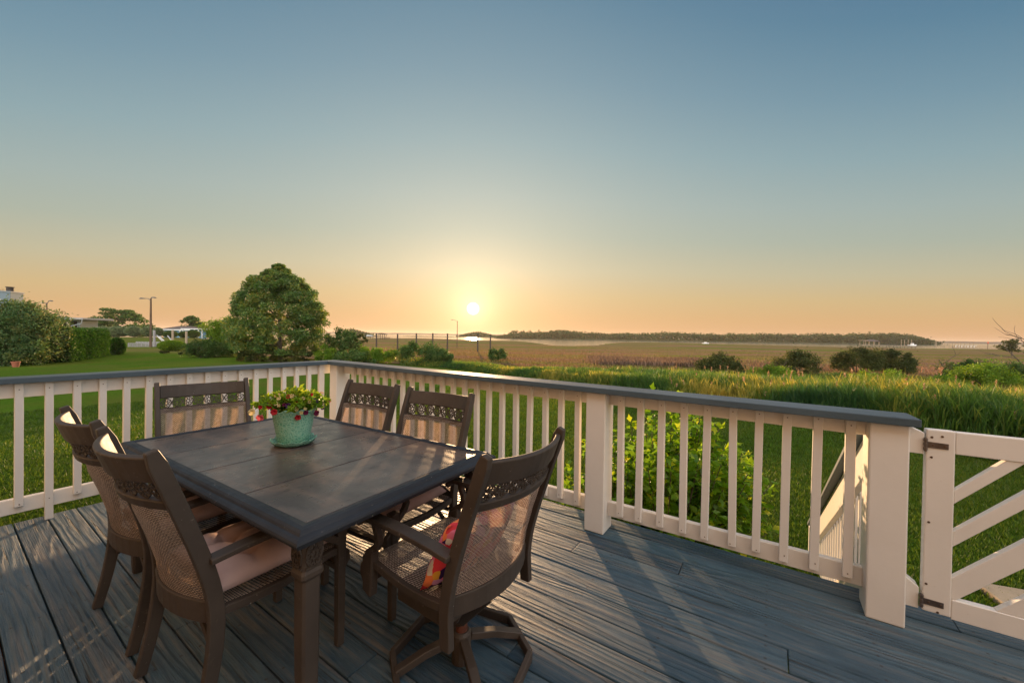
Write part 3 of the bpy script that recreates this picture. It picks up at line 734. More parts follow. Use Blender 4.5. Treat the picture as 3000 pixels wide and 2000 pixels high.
        ring = []
        for q in range(8):
            a = q*math.pi/4+math.pi/8+math.pi/4+.25; ring.append((math.cos(a)*.285, hy+math.sin(a)*.285, .020))
        mb = MB()
        for q in range(8): mb.bar(ring[q], ring[(q+1) % 8], .040, .022)
        mb.build('base_ring', br, root, bevel=.003)
    return root

def place(o, a, b, fa, fb_):
    """put chair with its back legs at deck (a,b), facing deck direction (fa,fb)"""
    f = dw(fa, fb_); o.location = dw(a, b); o.rotation_euler = (0, 0, math.atan2(-f.x, f.y))
CH1 = chair('patio_chair', 'bronze sling chair with pink cushion nearest us at the front left')
place(CH1, 1.765, .52, .03, 1)
def more(label, a, b, fa, fb_):
    c = copy_tree(CH1); c['label'] = label; place(c, a, b, fa, fb_); return c
more('sling chair seen from behind, half hidden by the nearest chair at left', 2.43, .515, .03, 1)
more('left-hand of the two sling chairs facing us, just right of the flower pot', 2.42, 1.64, -.06, -1)
more('right-hand of the two sling chairs facing us across the table', 1.745, 1.64, -.07, -1)
more('sling chair at the head of the table with its back to the left railing', 3.215, 1.06, -1, -.19)
SW = chair('swivel_chair', 'bronze sling swivel chair on a pedestal base at the near right end of the table', W=.508, ztop=.962, swivel=True)
place(SW, .895, 1.215, 1, .04)

def cushion(label, parent_pos):
    a, b, fa, fb_ = parent_pos; n = 30; vs = []; fs = []
    hw, y0, y1 = .218, .015, .455
    def top(u, v):
        x = (2*u-1)*hw; y = y0+(y1-y0)*v
        e = (1-abs(2*u-1)**5)*(1-abs(2*v-1)**5); tuft = 0
        for tu in (.33,.67):
            for tv in (.33,.67): tuft += .050*math.exp(-((u-tu)**2+(v-tv)**2)/.0060)
            tuft += .016*math.exp(-((u-tu)**2)/.0018) + .016*math.exp(-((v-tu)**2)/.0018)
        return (x, y, .437+.022+.062*e**.5-tuft*e)
    for j in range(n+1):
        for i in range(n+1): vs.append(top(i/n, j/n))
    for j in range(n+1):
        for i in range(n+1):
            u, v = i/n, j/n; e = (1-abs(2*u-1)**5)*(1-abs(2*v-1)**5); vs.append(((2*u-1)*hw, y0+(y1-y0)*v, .437+.022-.020*e**.5))
    m = (n+1)**2
    for j in range(n):
        for i in range(n):
            q = (j*(n+1)+i, j*(n+1)+i+1, (j+1)*(n+1)+i+1, (j+1)*(n+1)+i); fs.append(q); fs.append(tuple(m+k for k in q[::-1]))
    for i in range(n):
        fs += [(i+1, i, m+i, m+i+1), (n*(n+1)+i, n*(n+1)+i+1, m+n*(n+1)+i+1, m+n*(n+1)+i), (i*(n+1), (i+1)*(n+1), m+(i+1)*(n+1), m+i*(n+1)), ((i+1)*(n+1)+n, i*(n+1)+n, m+i*(n+1)+n, m+(i+1)*(n+1)+n)]
    o = MB().add(vs, fs).build('seat_cushion', MAT['pink'], None, smooth=True); tag(o, label, 'cushion', 'pink seat cushions'); place(o, a, b, fa, fb_)
    o.location.z = -.012
cushion('pink tufted cushion on the nearest chair at front left', (1.765, .52, .03, 1))
cushion('pink tufted cushion on the far left chair seen from behind, half hidden', (2.43, .515, .03, 1))
cushion('pink tufted cushion showing under the table edge on the far chair beside the railing', (1.745, 1.64, -.07, -1))

def pillow():
    n = 14; vs = []; fs = []
    for s in (1, -1):
        for j in range(n+1):
            for i in range(n+1):
                u, v = 2*i/n-1, 2*j/n-1; e = max(0, (1-u**4)*(1-v**4)); k = 1-.07*(1-abs(u))*abs(v)**2-.07*(1-abs(v))*abs(u)**2
                vs.append((u*.205*k, s*.050*e**.55, v*.140*k))
    m = (n+1)**2
    for j in range(n):
        for i in range(n):
            q = (j*(n+1)+i, j*(n+1)+i+1, (j+1)*(n+1)+i+1, (j+1)*(n+1)+i); fs.append(q[::-1]); fs.append(tuple(m+k for k in q))
    mb = MB().add(vs, fs); o = mb.build('throw_pillow', MAT['floral'], None, smooth=True)
    bm = bmesh.new(); bm.from_mesh(o.data); bmesh.ops.remove_doubles(bm, verts=bm.verts, dist=1e-4); bm.to_mesh(o.data); bm.free()
    tag(o, 'bright pink, orange and navy floral pillow leaning inside the swivel chair', 'pillow')
    f = dw(1, .04).normalized(); p = SW.location + f*.080; s = Vector((f.y, -f.x, 0)); p -= s*.022
    o.location = (p.x, p.y, .525); o.rotation_euler = (R(24), R(5), SW.rotation_euler.z)
pillow()

# ------------------------------------------------------------------ table
def build_table():
    ctr = dw(2.097, 1.112); root = empty('patio_table', ctr, DROT+R(1.8)); tag(root, 'dark brown rectangular patio table with a planked top', 'table')
    hx, hy = .905, .530
    prof = [(-.072,.700),(-.072,.7205),(-.066,.7215),(-.050,.7245),(-.034,.7225),(-.026,.7165),(-.021,.7095),(-.012,.7065),(-.003,.7010),(0,.6940),(-.001,.6880),(-.010,.6840),(-.012,.6740),(-.030,.6700),(-.080,.6700),(-.080,.700)]
    vs = []; fs = []; n = len(prof)
    for d, z in prof: vs += [(-hx-d,-hy-d,z),(hx+d,-hy-d,z),(hx+d,hy+d,z),(-hx-d,hy+d,z)]
    for j in range(n-1):
        for k in range(4): fs.append((j*4+k, j*4+(k+1)%4, j*4+4+(k+1)%4, j*4+4+k))
    MB().add(vs, fs).build('edge_moulding', MAT['edge'], root, bevel=0)
    ix, iy = hx-.0725, hy-.0725; L = 2*ix/4
    for k in range(4):
        MB().box(-ix+k*L+.004, -ix+(k+1)*L-.004, -iy, iy, .7065, .7195).build('top_plank', MAT['table'], root, bevel=.0016)
    MB().box(-ix-.004, ix+.004, -iy-.004, iy+.004, .699, .705).build('base_panel', MAT['edge'], root)
    mb = MB()
    for s in (-1, 1):
        mb.box(-hx+.11, hx-.11, s*(hy-.10)-.012, s*(hy-.10)+.012, .630, .6695); mb.box(s*(hx-.10)-.012, s*(hx-.10)+.012, -hy+.11, hy-.11, .630, .6695)
    mb.build('apron', MAT['edge'], root, bevel=.002)
    first = None
    for sx in (-1, 1):
        for sy in (-1, 1):
            cx, cy = sx*(hx-.085), sy*(hy-.085); mb = MB(); c = .008
            def sq(h, cc): return [(-h+cc,-h),(h-cc,-h),(h,-h+cc),(h,h-cc),(h-cc,h),(-h+cc,h),(-h,h-cc),(-h,-h+cc)]
            rings = [(.022,0),(.026,.05),(.030,.30),(.031,.535),(.038,.548),(.038,.562),(.034,.572),(.035,.6695)]
            vs = []
            for h, z in rings: vs += [(cx+u, cy+v, z) for u, v in sq(h, c)]
            fs = [(j*8+k, j*8+(k+1)%8, j*8+8+(k+1)%8, j*8+8+k) for j in range(len(rings)-1) for k in range(8)] + [tuple(range(7,-1,-1)), tuple(range(len(rings)*8-8, len(rings)*8))]
            leg = mb.add(vs, fs).build('leg', MAT['bronze'], root, bevel=.0015)
            lm = MB()
            for q in range(4):
                a = q*math.pi/2; ca, sa = math.cos(a), math.sin(a)
                def mp(u, v, nn=0.0, ca=ca, sa=sa): r = .0372+nn*.01; return (cx+ca*r-sa*u, cy+sa*r+ca*u, v)
                lattice(lm, mp, -.028, .028, .580, .662, 1, .004, .0045)
            lm.build('lattice_panel', MAT['bronze'], leg)
build_table()

# ------------------------------------------------------------------ pot and flowers
def build_pot():
    c = dw(2.205, 1.125); zt = .7215
    sau = MB().lathe([(.0,.004),(.070,.004),(.092,.006),(.106,.018),(.113,.030),(.115,.033),(.111,.033),(.103,.022),(.090,.011),(.0,.010)], 72,
                     lambda j, a: ((.003*math.cos(11*a), .005*math.cos(11*a)) if 3 <= j <= 7 else (0, 0)))
    s = sau.build('plant_saucer', MAT['pot'], None, smooth=True); s.location = (c.x, c.y, zt-.003); tag(s, 'scalloped mint green saucer under the flower pot', 'saucer')
    pot = MB().lathe([(.0,.0),(.074,.0),(.078,.003),(.088,.060),(.098,.120),(.106,.168),(.111,.182),(.113,.188),(.108,.189),(.102,.178),(.094,.140),(.0,.138)], 80,
                     lambda j, a: ((.0025*math.cos(9*a), .0065*math.cos(9*a)) if 5 <= j <= 9 else (0, 0)))
    p = pot.build('flower_pot', MAT['pot'], None, smooth=True); p.location = (c.x, c.y, zt+.0085); tag(p, 'textured mint green ceramic pot standing on the table', 'pot')
    root = empty('petunia_plant', (c.x, c.y, zt+.15)); tag(root, 'mounding petunias with red, purple and cream blooms in the mint pot', 'plant')
    MB().cyl(0, 0, -.004, .020, .097, 24).build('soil', MAT['soil'], root)
    rt = np.array([.94,-.34,0]);                                   # sideways in the picture
    st = MB(); tips = []
    for k in range(64):
        a = random.uniform(0, 2*math.pi); sp = random.random()**.6; rr = .190*sp; up = .125*(1-sp**2*.65)*(.75+.4*random.random())
        q0 = Vector((math.cos(a)*.05*sp, math.sin(a)*.05*sp, .02)); q2 = Vector((math.cos(a)*rr, math.sin(a)*rr, .02+up)); q1 = (q0+q2)/2 + Vector((0,0,.035))
        st.tube([q0, q1, q2], [.0022,.0018,.001], 5); tips.append((q0, q1, q2))
    st.build('stem', MAT['lf_pot'], root)
    pts = []; dirs = []
    for q0, q1, q2 in tips:
        for j in range(34):
            t = .15+.9*random.random()**.8; p_ = q0*(1-t)**2+q1*2*t*(1-t)+q2*t*t; d = Vector((random.gauss(0,1), random.gauss(0,1), random.gauss(.5,.7))).normalized()
            pts.append(p_+d*.014); dirs.append(d)
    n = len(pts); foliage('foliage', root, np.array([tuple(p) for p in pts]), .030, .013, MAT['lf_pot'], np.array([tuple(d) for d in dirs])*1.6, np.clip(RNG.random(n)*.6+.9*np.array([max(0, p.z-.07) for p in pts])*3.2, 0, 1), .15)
    def flower(x, z, dep, col, r, face):
        r = r*.82
        """x sideways in the picture, z up, dep towards the camera"""
        vw = Vector((c.x, c.y, 0)).normalized(); side = Vector((vw.y, -vw.x, 0)); pos = side*x*.93 - vw*dep + Vector((0,0,z*.80))
        mb = MB(); n = 25; vs = [(0,0,-.010)]
        for ring, (rr, zz) in enumerate(((.25,-.004),(.62,.004),(1.0,.0015))):
            for k in range(n): a = 2*math.pi*k/n; lobe = 1-.16*abs(math.cos(2.5*a))*ring/2; vs.append((rr*r*lobe*math.cos(a), rr*r*lobe*math.sin(a), zz+.003*math.sin(5*a)*ring/2))
        fs = [(0,1+k,1+(k+1)%n) for k in range(n)]
        for q in range(2): fs += [(1+q*n+k,1+q*n+(k+1)%n,1+(q+1)*n+(k+1)%n,1+(q+1)*n+k) for k in range(n)]
        o = mb.add(vs, fs).build('flower', MAT['f_'+col], root, smooth=True)
        d = (-vw*face[0] + side*face[1] + Vector((0,0,face[2]))).normalized(); o.rotation_mode = 'QUATERNION'; o.rotation_quaternion = d.to_track_quat('Z', 'Y'); o.location = pos
    # (sideways, up, towards the camera, colour, radius, facing)
    for f in ((-.205,.065,.07,'cream',.023,(1,-.3,.2)),(-.165,.030,.09,'pinkf',.025,(.9,-.2,-.3)),(-.165,.092,.06,'red',.017,(.8,-.6,.3)),(-.120,.098,.08,'red',.022,(.8,-.2,.5)),(-.098,.064,.11,'red',.022,(1,-.1,.1)),
              (-.085,.155,.02,'peach',.022,(.4,-.3,.9)),(-.06,.160,-.02,'peach',.021,(.2,0,1)),(-.028,.095,.10,'purple',.020,(1,0,.3)),(.008,.150,.02,'cream',.021,(.4,.1,1)),(.045,.130,.04,'cream',.020,(.6,.1,.8)),
              (.060,.045,.11,'plum',.018,(1,.1,-.1)),(.098,.120,.05,'purple',.021,(.7,.5,.3)),(.020,.018,.115,'red',.021,(1,0,-.2)),(.115,.032,.09,'plum',.021,(.9,.4,0)),(.150,.060,.06,'purple',.018,(.7,.7,-.2)),
              (.070,.105,.07,'plum',.013,(1,.1,.2)),(.190,.100,.02,'pinkf',.016,(.6,.7,.4)),(.150,.150,-.02,'peach',.015,(.4,.4,.8)),(-.05,.105,.095,'plum',.013,(1,-.2,.2))):
        flower(*f)
    for k in range(15):
        a = random.uniform(-1.25, 1.25); zf = random.uniform(.05, .16); rr = .17*(1-((zf-.05)/.15)**2*.6)
        flower(math.sin(a)*rr, zf, math.cos(a)*rr*.8, random.choice(['cream','cream','peach','red','pinkf','purple']), random.uniform(.011,.016), (math.cos(a), math.sin(a), random.uniform(.1,.9)))
build_pot()

# ------------------------------------------------------------------ shrub against the deck
def near_shrub():
    cx, cy = 1.42, 3.62; z0 = -1.2; root = empty('leafy_shrub', (cx, cy, z0)); tag(root, 'big green lobed-leaf shrub growing against the deck behind the right railing', 'shrub')
    st = MB(); pts = []; dirs = []; tt = []
    for k in range(185):
        a = random.uniform(0, 2*math.pi); sp = random.random()**.55; rr = .95*sp; top = (1.93-.75*sp**2)*(.72+.34*random.random())
        if k == 0: a, rr, top = -.4, .35, 2.03
        q0 = Vector((math.cos(a)*.12*sp, math.sin(a)*.12*sp, 0)); q2 = Vector((math.cos(a)*rr, math.sin(a)*rr*.80, top)); q1 = Vector((math.cos(a)*rr*.55, math.sin(a)*rr*.45, top*.5))
        # leaves must stay off the deck: push anything under the boards outwards
        st.tube([q0, q1, q2], [.010,.007,.0025], 5)
        for j in range(88 if k else 30):
            t = .22+.80*random.random()**.75; p = q0*(1-t)**2+q1*2*t*(1-t)+q2*t*t; d = Vector((random.gauss(0,1), random.gauss(0,1), random.gauss(.1,.5))).normalized(); p = p+d*.055
            w = Vector((cx+p.x, cy+p.y, 0)); b = .556*w.x+.831*w.y
            if b < 2.86: continue
            pts.append(tuple(p)); dirs.append(tuple(d)); tt.append(min(1, max(0, random.gauss(.30,.17)+.62*max(0, p.z/1.9-.52)+.28*(sp-.5))))  # tint rises with height, painting the sunlit yellow of the top leaves
    st.build('stem', MAT['bark'], root)
    c = np.array(pts); n = len(c); d = np.array(dirs); rng = RNG
    nm = unit(rng.normal(size=(n,3))*.75+np.array([-.1,.3,.8])); s = unit(np.cross(d, nm)); nm = np.cross(s, d); L = (.058+.045*rng.random((n,1))); W = L*.62
    # three-lobed leaf: 8 corners
    tpl = [(-.5,0,0),(-.25,.28,.05),(-.02,.50,.02),(.10,.24,.06),(.5,0,-.10),(.10,-.24,.06),(-.02,-.50,.02),(-.25,-.28,.05)]
    V = np.stack([c + d*L*u + s*W*1.1*v + nm*L*w for u, v, w in tpl], 1).reshape(-1,3); o = np.arange(n)[:,None]*8
    Fc = np.concatenate([o+np.array([q]) for q in ((0,1,7),(1,2,3),(7,5,6),(1,3,4),(7,4,5),(1,4,7))], 0)
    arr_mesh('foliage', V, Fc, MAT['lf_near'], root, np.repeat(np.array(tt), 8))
near_shrub()

# ------------------------------------------------------------------ grass: lawn blades, reeds, marsh grass
def blades(x, y, z, h, w, lean, tint, name, mat, segs=2, yaw=None):
    n = len(x); th = RNG.random(n)*2*math.pi; wx = np.cos(th)*w/2; wy = np.sin(th)*w/2; la = RNG.random(n)*2*math.pi; lx = np.cos(la)*lean*h; ly = np.sin(la)*lean*h
    if segs == 1:
        V = np.stack([np.stack([x-wx,y-wy,z],-1), np.stack([x+wx,y+wy,z],-1), np.stack([x+lx,y+ly,z+h],-1)], 1).reshape(-1,3)
        Fc = np.arange(n*3).reshape(-1,3); return arr_mesh(name, V, Fc, mat, None, np.repeat(tint, 3))
    mx, my = x+lx*.3, y+ly*.3
    V = np.stack([np.stack([x-wx*.7,y-wy*.7,z],-1), np.stack([x+wx*.7,y+wy*.7,z],-1), np.stack([mx+wx,my+wy,z+h*.55],-1), np.stack([mx-wx,my-wy,z+h*.55],-1), np.stack([x+lx,y+ly,z+h*(1-.35*lean)],-1)], 1).reshape(-1,3)
    o = np.arange(n)[:,None]*5
    Fc = np.concatenate([o+np.array([q]) for q in ((0,1,2),(0,2,3),(3,2,4))], 0)
    return arr_mesh(name, V, Fc, mat, None, np.repeat(tint, 5))

def polar_sample(n, az0, az1, r0, r1, power=1.0):
    az = np.radians(az0+(az1-az0)*RNG.random(n)); r = r0+(r1-r0)*RNG.random(n)**power; return np.sin(az)*r, np.cos(az)*r

def build_grass():
    # lawn
    x, y = polar_sample(340000, -60, 60, 2.6, 19, 1.25); b = .556*x+.831*y; a = -.831*x+.556*y
    keep = ((b > 2.9) | (a > 4.4)) & (np.hypot(x,y) < lawn_edge(np.degrees(np.arctan2(x,y)))-.2); x, y = x[keep], y[keep]
    t = np.clip(.15+.5*RNG.random(len(x))+.5*(fbm(x*.5,y*.5)-.45), 0, 1)
    stuff(blades(x, y, np.full(len(x), -1.205), (.04+.045*RNG.random(len(x)))*(.8+.5*fbm(x*.6,y*.6)), .012+.005*np.hypot(x,y)/6, .45, t, 'lawn_grass', MAT['lf_lawn'], 1), 'short green mown grass of the lawn around the deck', 'grass')
    # reeds
    n = 26000; az = -16+82*RNG.random(n); e = lawn_edge(az); r = e - .6 + 1.2*RNG.random(n) + (interp(az, [-16,0,15,30,45,66], [7,7,8,9.5,11,12]))*RNG.random(n)**1.25
    x = np.sin(np.radians(az))*r; y = np.cos(np.radians(az))*r; dens = fbm(x*.33, y*.33)
    edge = smooth((r-e+.5)/1.0); hh = (1.06+.95*(dens-.42))*(.66+.55*RNG.random(n))*(.55+.45*edge)*interp(az, [-16,-6,2,10,16,28,46,66], [.42,.42,.48,.62,.82,.98,1.10,1.12])
    keep = RNG.random(n) < .35+.9*dens; x, y, hh, r, dens, az = [q[keep] for q in (x, y, hh, r, dens, az)]; n = len(x); z = gz(x, y)-.03
    X = []; Y = []; Z = []; Hh = []; Wd = []; Ln = []; T = []
    for k in range(8):
        bh = RNG.random(n)*.62 if k else np.zeros(n)
        X.append(x+RNG.normal(size=n)*.02); Y.append(y+RNG.normal(size=n)*.02); Z.append(z+hh*bh); Hh.append(hh*(1-bh)*(.9 if k else 1.0)*(.7+.4*RNG.random(n))); Wd.append((.010 if k == 0 else (.015+.008*RNG.random(n)))*np.ones(n)*(1+r/40)); Ln.append((.10 if k == 0 else (.14+.40*RNG.random(n)))*np.ones(n))
        T.append(np.clip(.10+.40*RNG.random(n)+1.5*(fbm(x*.42+3,y*.42+1)-.46)+.40*bh, 0, 1))  # higher leaves tinted yellower: sunlit reed tips put into the colour
    cat = lambda q: np.concatenate(q)
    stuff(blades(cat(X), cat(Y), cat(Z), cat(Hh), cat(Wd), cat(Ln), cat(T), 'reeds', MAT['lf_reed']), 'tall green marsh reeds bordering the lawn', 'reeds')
    # plumes
    sel = np.where((RNG.random(n) < .010) & (az > 22))[0]; pc = []; pd = []
    for i in sel:
        for k in range(9): pc.append((x[i]+RNG.normal()*.010, y[i]+RNG.normal()*.010, z[i]+hh[i]*1.0+RNG.random()*.17)); pd.append((RNG.normal()*.3, RNG.normal()*.3, 1))
    pc = np.array(pc); V, Fc = leaf_arrays(pc, .085, .016, np.array(pd)*1.5); stuff(arr_mesh('reed_plumes', V, Fc, MAT['lf_plume'], None, np.repeat(RNG.random(len(pc)), 4)), 'pinkish tan feathery seed heads standing above the green reeds', 'reed plumes')
    # pale dry stalks behind the reeds on the right
    # marsh grass
    n = 110000; az = -24+90*RNG.random(n); r0 = lawn_edge(az)+6; r = r0 + (175-r0)*RNG.random(n)**1.7
    x = np.sin(np.radians(az))*r; y = np.cos(np.radians(az))*r; nz = .62*fbm(x*.012+3, y*.075)+.38*fbm(x*.05, y*.16+5); z = gz(x, y); keep = (z > WATER+.1); x, y, z, r, nz = [q[keep] for q in (x, y, z, r, nz)]; n = len(x)
    near = smooth((45-r)/20); t = np.clip(.46+3.8*(nz-.47)+.18*(RNG.random(n)-.5)+.22*near, 0, 1); h = (.20+.22*RNG.random(n))*(.7+.9*np.clip(nz-.3,0,1)+.6*near)*(1-.72*smooth((r-45)/90))
    stuff(blades(x, y, z-.03, h, .02+.0016*r, .45, t, 'marsh_grass', MAT['lf_marsh']), 'tan and olive marsh grass stretching back to the water', 'marsh grass')
    # dead reed bank
    px = RNG.uniform(1710, 2320, 9000); d = RNG.uniform(40, 60, 9000)
    bx = (px-1500)/F*d; by = d; k = fbm(bx*.16+2, by*.22); lim = interp(px, [1700,1760,2050,2090,2330], [0,1,1,.5,.45]); keep = k*lim > .36*RNG.random(9000)**.4+.06; bx, by, k = bx[keep], by[keep], k[keep]; n = len(bx); z = gz(bx, by)
    stuff(blades(bx, by, z-.05, (.45+.75*k)*(.7+.4*RNG.random(n)), .09*np.ones(n), .3, RNG.random(n), 'dead_reeds', MAT['lf_dead']), 'low bank of purplish brown dead reeds in the marsh', 'dead reeds')
build_grass()

# ------------------------------------------------------------------ marsh shrubs (right half)
G = 'shrubs in the marsh'
shrub('marsh_shrub', 'dark round cedar shrub in the brown marsh just right of the dead reed bank', 'shrub', 2108, 31, 118, 1034, 1700, .10, .05, 'lf_cedar', G, 44)
shrub('marsh_shrub', 'dark rounded cedar shrub with a bare twiggy bush on its right', 'shrub', 2335, 34, 118, 1024, 1900, .11, .055, 'lf_cedar', G, 44)
shrub('marsh_shrub', 'dark broad cedar shrub directly below the far gazebo pier, left of its twin', 'shrub', 2512, 39, 118, 1012, 2200, .12, .06, 'lf_cedar', G, 48)
shrub('marsh_shrub', 'dark broad cedar shrub touching the right side of its twin below the far pier', 'shrub', 2616, 40, 122, 1020, 2200, .12, .06, 'lf_cedar', G, 48)
shrub('marsh_shrub', 'small rounded green shrub among the reeds almost below the sun', 'shrub', 1456, 44, 56, 1012, 900, .12, .07, 'lf_bush', G, 18)
shrub('marsh_shrub', 'large olive shrub left of the sun, standing below the wooden pilings', 'shrub', 1232, 32, 150, 992, 2600, .11, .055, 'lf_bush', G, 34)
shrub('marsh_shrub', 'low green shrub on the right flank of the large olive shrub', 'shrub', 1300, 31, 60, 1016, 900, .10, .05, 'lf_bush', G, 18)
shrub('marsh_shrub', 'yellow-green scrub between the dark bush and the large olive shrub', 'shrub', 1100, 33, 150, 1012, 2000, .11, .05, 'lf_bright', G, 30)
for i, (X, d, w, t, m, lb) in enumerate(((2775, 29, 62, 1082, 'lf_bush', 'small dark green shrub at the left foot of the bright shrub cluster on the right'), (2860, 30, 150, 1052, 'lf_bush', 'dark green shrub at the back of the bright cluster on the right'),
        (2892, 26, 150, 1060, 'lf_bright', 'largest bright yellow-green shrub, in front of the dark one, at the right'), (2975, 27, 120, 1062, 'lf_bush', 'mid green shrub cut by the right edge of the picture'), (2770, 23, 90, 1100, 'lf_bright', 'low bright shrub in the reeds in front of the right-hand cluster'),
        (2265, 27, 110, 1065, 'lf_bright', 'yellow-green low shrub in the reeds left of the second cedar'), (2570, 24, 150, 1082, 'lf_bright', 'yellow-green low shrub in the reeds in front of the twin cedars'), (2450, 25, 90, 1085, 'lf_bush', 'green low shrub in the reeds left of the yellow-green one below the twin cedars'))):
    shrub('marsh_shrub', lb, 'shrub', X, d, w, t, 1800, .10, .055, m, G, 40)

def bare(name, label, X, d, top, spread, n=7, seed=1, lean=0.0, th=.02):
    rnd = random.Random(seed); x, y, _ = P(X, 1000, d); z0 = gzs(x, y); H = P(X, top, d)[2]-z0; w = spread*d/F; mb = MB()
    root = empty(name, (x, y, z0)); tag(root, label, 'dead tree')
    def grow(p, dr, ln, r, lv):
        pts = [p]; q = p; dd = dr.copy()
        for k in range(4): dd = (dd+Vector((rnd.gauss(0,.22), rnd.gauss(0,.22), rnd.gauss(.02,.14)))).normalized(); q = q+dd*ln/4; pts.append(q)
        mb.tube(pts, [r, r*.85, r*.7, r*.55, r*.4], 5)
        if lv:
            for k in range(rnd.choice((2,3))): s = rnd.choice(pts[2:]); grow(s, (dd+Vector((rnd.gauss(0,.8)+lean, rnd.gauss(0,.6), rnd.gauss(.1,.4)))).normalized(), ln*.62, r*.55, lv-1)
    for k in range(n): grow(Vector((0,0,-.1)), Vector((rnd.gauss(lean,.35)*w/H*2, rnd.gauss(0,.3), 1)).normalized(), H*rnd.uniform(.55,.8), th, 2)
    mb.build('trunk', MAT['bark'], root)
bare('bare_bush', 'leafless twiggy bush at the right side of the second cedar', 2395, 34, 1028, 50, 7, 3, 0, .022)
bare('bare_bush', 'thin leafless bush left of the second cedar', 2280, 33, 1045, 40, 6, 5, 0, .016)
bare('dead_snag', 'forked grey dead trunk standing in the marsh at the right', 2786, 33, 1016, 44, 1, 12, .15, .06)
bare('dead_tree', 'bare twisted dead tree at the right edge of the picture', 3062, 27, 925, 110, 4, 21, -.45, .06)
tree('windswept_tree', 'small dark windswept tree near the water at far right', 'tree', 2965, 118, [(.35,16),(.7,34),(1,14)], 994, 900, .55, .3, 'lf_cedar', clumps=16, cl=.25, trunk_r=.16)

# ------------------------------------------------------------------ islands and far shore
def far_wood():
    rng = np.random.default_rng(11); C_ = []; T_ = []; SZ = []
    def row(px, ytop, d, dep, count, crown, tallvar=.15):
        for i in range(count):
            X = np.interp((i+rng.random())/count, np.linspace(0,1,len(px)), px); yt = np.interp(X, px, ytop); dd = d+dep*(rng.random()-.2); x, y, _ = P(X, 1000, dd)
            top = P(X, yt, dd)[2]*(1+tallvar*rng.normal()*.5); r = crown*(.7+.6*rng.random()); z0 = WATER; t0 = rng.random()
            m = 46; u = unit(rng.normal(size=(m,3))); pts = u*(rng.random((m,1))**.4)*np.array([r, r, max(1.2, (top-z0)*.36)]) + np.array([x, y, top-(top-z0)*.34]); C_.append(pts); T_.append(np.clip(.5*t0+.5*rng.random(m), 0, 1)); SZ.append(np.full(m, crown*.30))
            m = 60; pts = np.stack([x+rng.normal(size=m)*r*.8, y+rng.normal(size=m)*r*.8-2, z0+(top-z0)*.8*rng.random(m)], -1); C_.append(pts); T_.append(np.clip(.4*t0+.3*rng.random(m), 0, 1)); SZ.append(np.full(m, crown*.40))
    row([1462,1500,1560,1600,1640,1700,1800,1850,1950,2050,2100,2200,2300,2400,2460,2520,2580,2620,2660,2690,2712,2722], [984,977,973,972,966,971,976,975,972,976,978,975,977,976,979,976,977,977,979,986,994,1002], 560, 70, 330, 5.0)
    row([1492,1502,1514,1530,1538,1580], [978,966,964,968,965,966], 590, 25, 9, 4.0)
    row([1348,1370,1392,1420,1442,1460], [985,976,971,974,982,987], 760, 40, 46, 5.0)
    row([1018,1030,1040,1062,1080], [966,963,966,972,977], 520, 30, 24, 5.0)
    C = np.vstack(C_); T = np.concatenate(T_); S = np.concatenate(SZ)[:,None]
    V, Fc = leaf_arrays(C, S*1.5, S*1.0, None, .2, .3, rng); stuff(arr_mesh('far_wood', V, Fc, MAT['lf_far'], None, np.repeat(T, 4)), 'dark tree line on the islands across the water', 'woodland')
    # low ground of the islands and the horizon shore
    def bank(px0, px1, d, dep, h, name, mat):
        n = 60; vs = []; fs = []
        for i in range(n+1):
            X = px0+(px1-px0)*i/n; e = min(1, 6*i/n, 6*(n-i)/n)
            for q, (dd, zz) in enumerate(((d-dep*e, WATER-.3), (d-dep*.8*e, WATER+h*.7*e), (d+dep*.3*e, WATER+h*e+.4*rng.random()), (d+dep*e, WATER-.3))): p = P(X, 1000, dd); vs.append((p[0], p[1], zz))
        for i in range(n):
            for q in range(3): fs.append((i*4+q, i*4+4+q, i*4+5+q, i*4+1+q))
        struct(MB().add(vs, fs).build(name, mat, None, smooth=True))
    bank(1440, 2740, 600, 75, 1.0, 'island', MAT['lf_islandgrass']); bank(1335, 1475, 790, 50, 1.0, 'island', MAT['lf_islandgrass']); bank(1180, 1350, 640, 22, .7, 'sandbar', MAT['lf_islandgrass']); bank(960, 1130, 540, 40, 1.0, 'island', MAT['lf_islandgrass'])
    n = 240; vs = []; fs = []
    for i in range(n+1):
        a = R(-70+140*i/n); r = 2600; h = 6.5+4*fbm(np.array(i*.35), np.array(.5))+1.5*rng.random()
        for zz, rr in ((WATER-1, r), (WATER+h*.8, r+20), (WATER+h, r+60), (WATER-1, r+150)): vs.append((rr*math.sin(a), rr*math.cos(a), float(zz)))
    for i in range(n):
        for q in range(3): fs.append((i*4+q, i*4+4+q, i*4+5+q, i*4+1+q))
    struct(MB().add(vs, fs).build('far_shore', MAT['lf_shore']))
MAT['lf_islandgrass'] = m_plain('island_grass', (.075,.075,.028), .95, .3, .05, .1)
MAT['lf_shore'] = m_plain('far_shore_scrub', (.075,.062,.05), .95, .2, .02, .1)
far_wood()

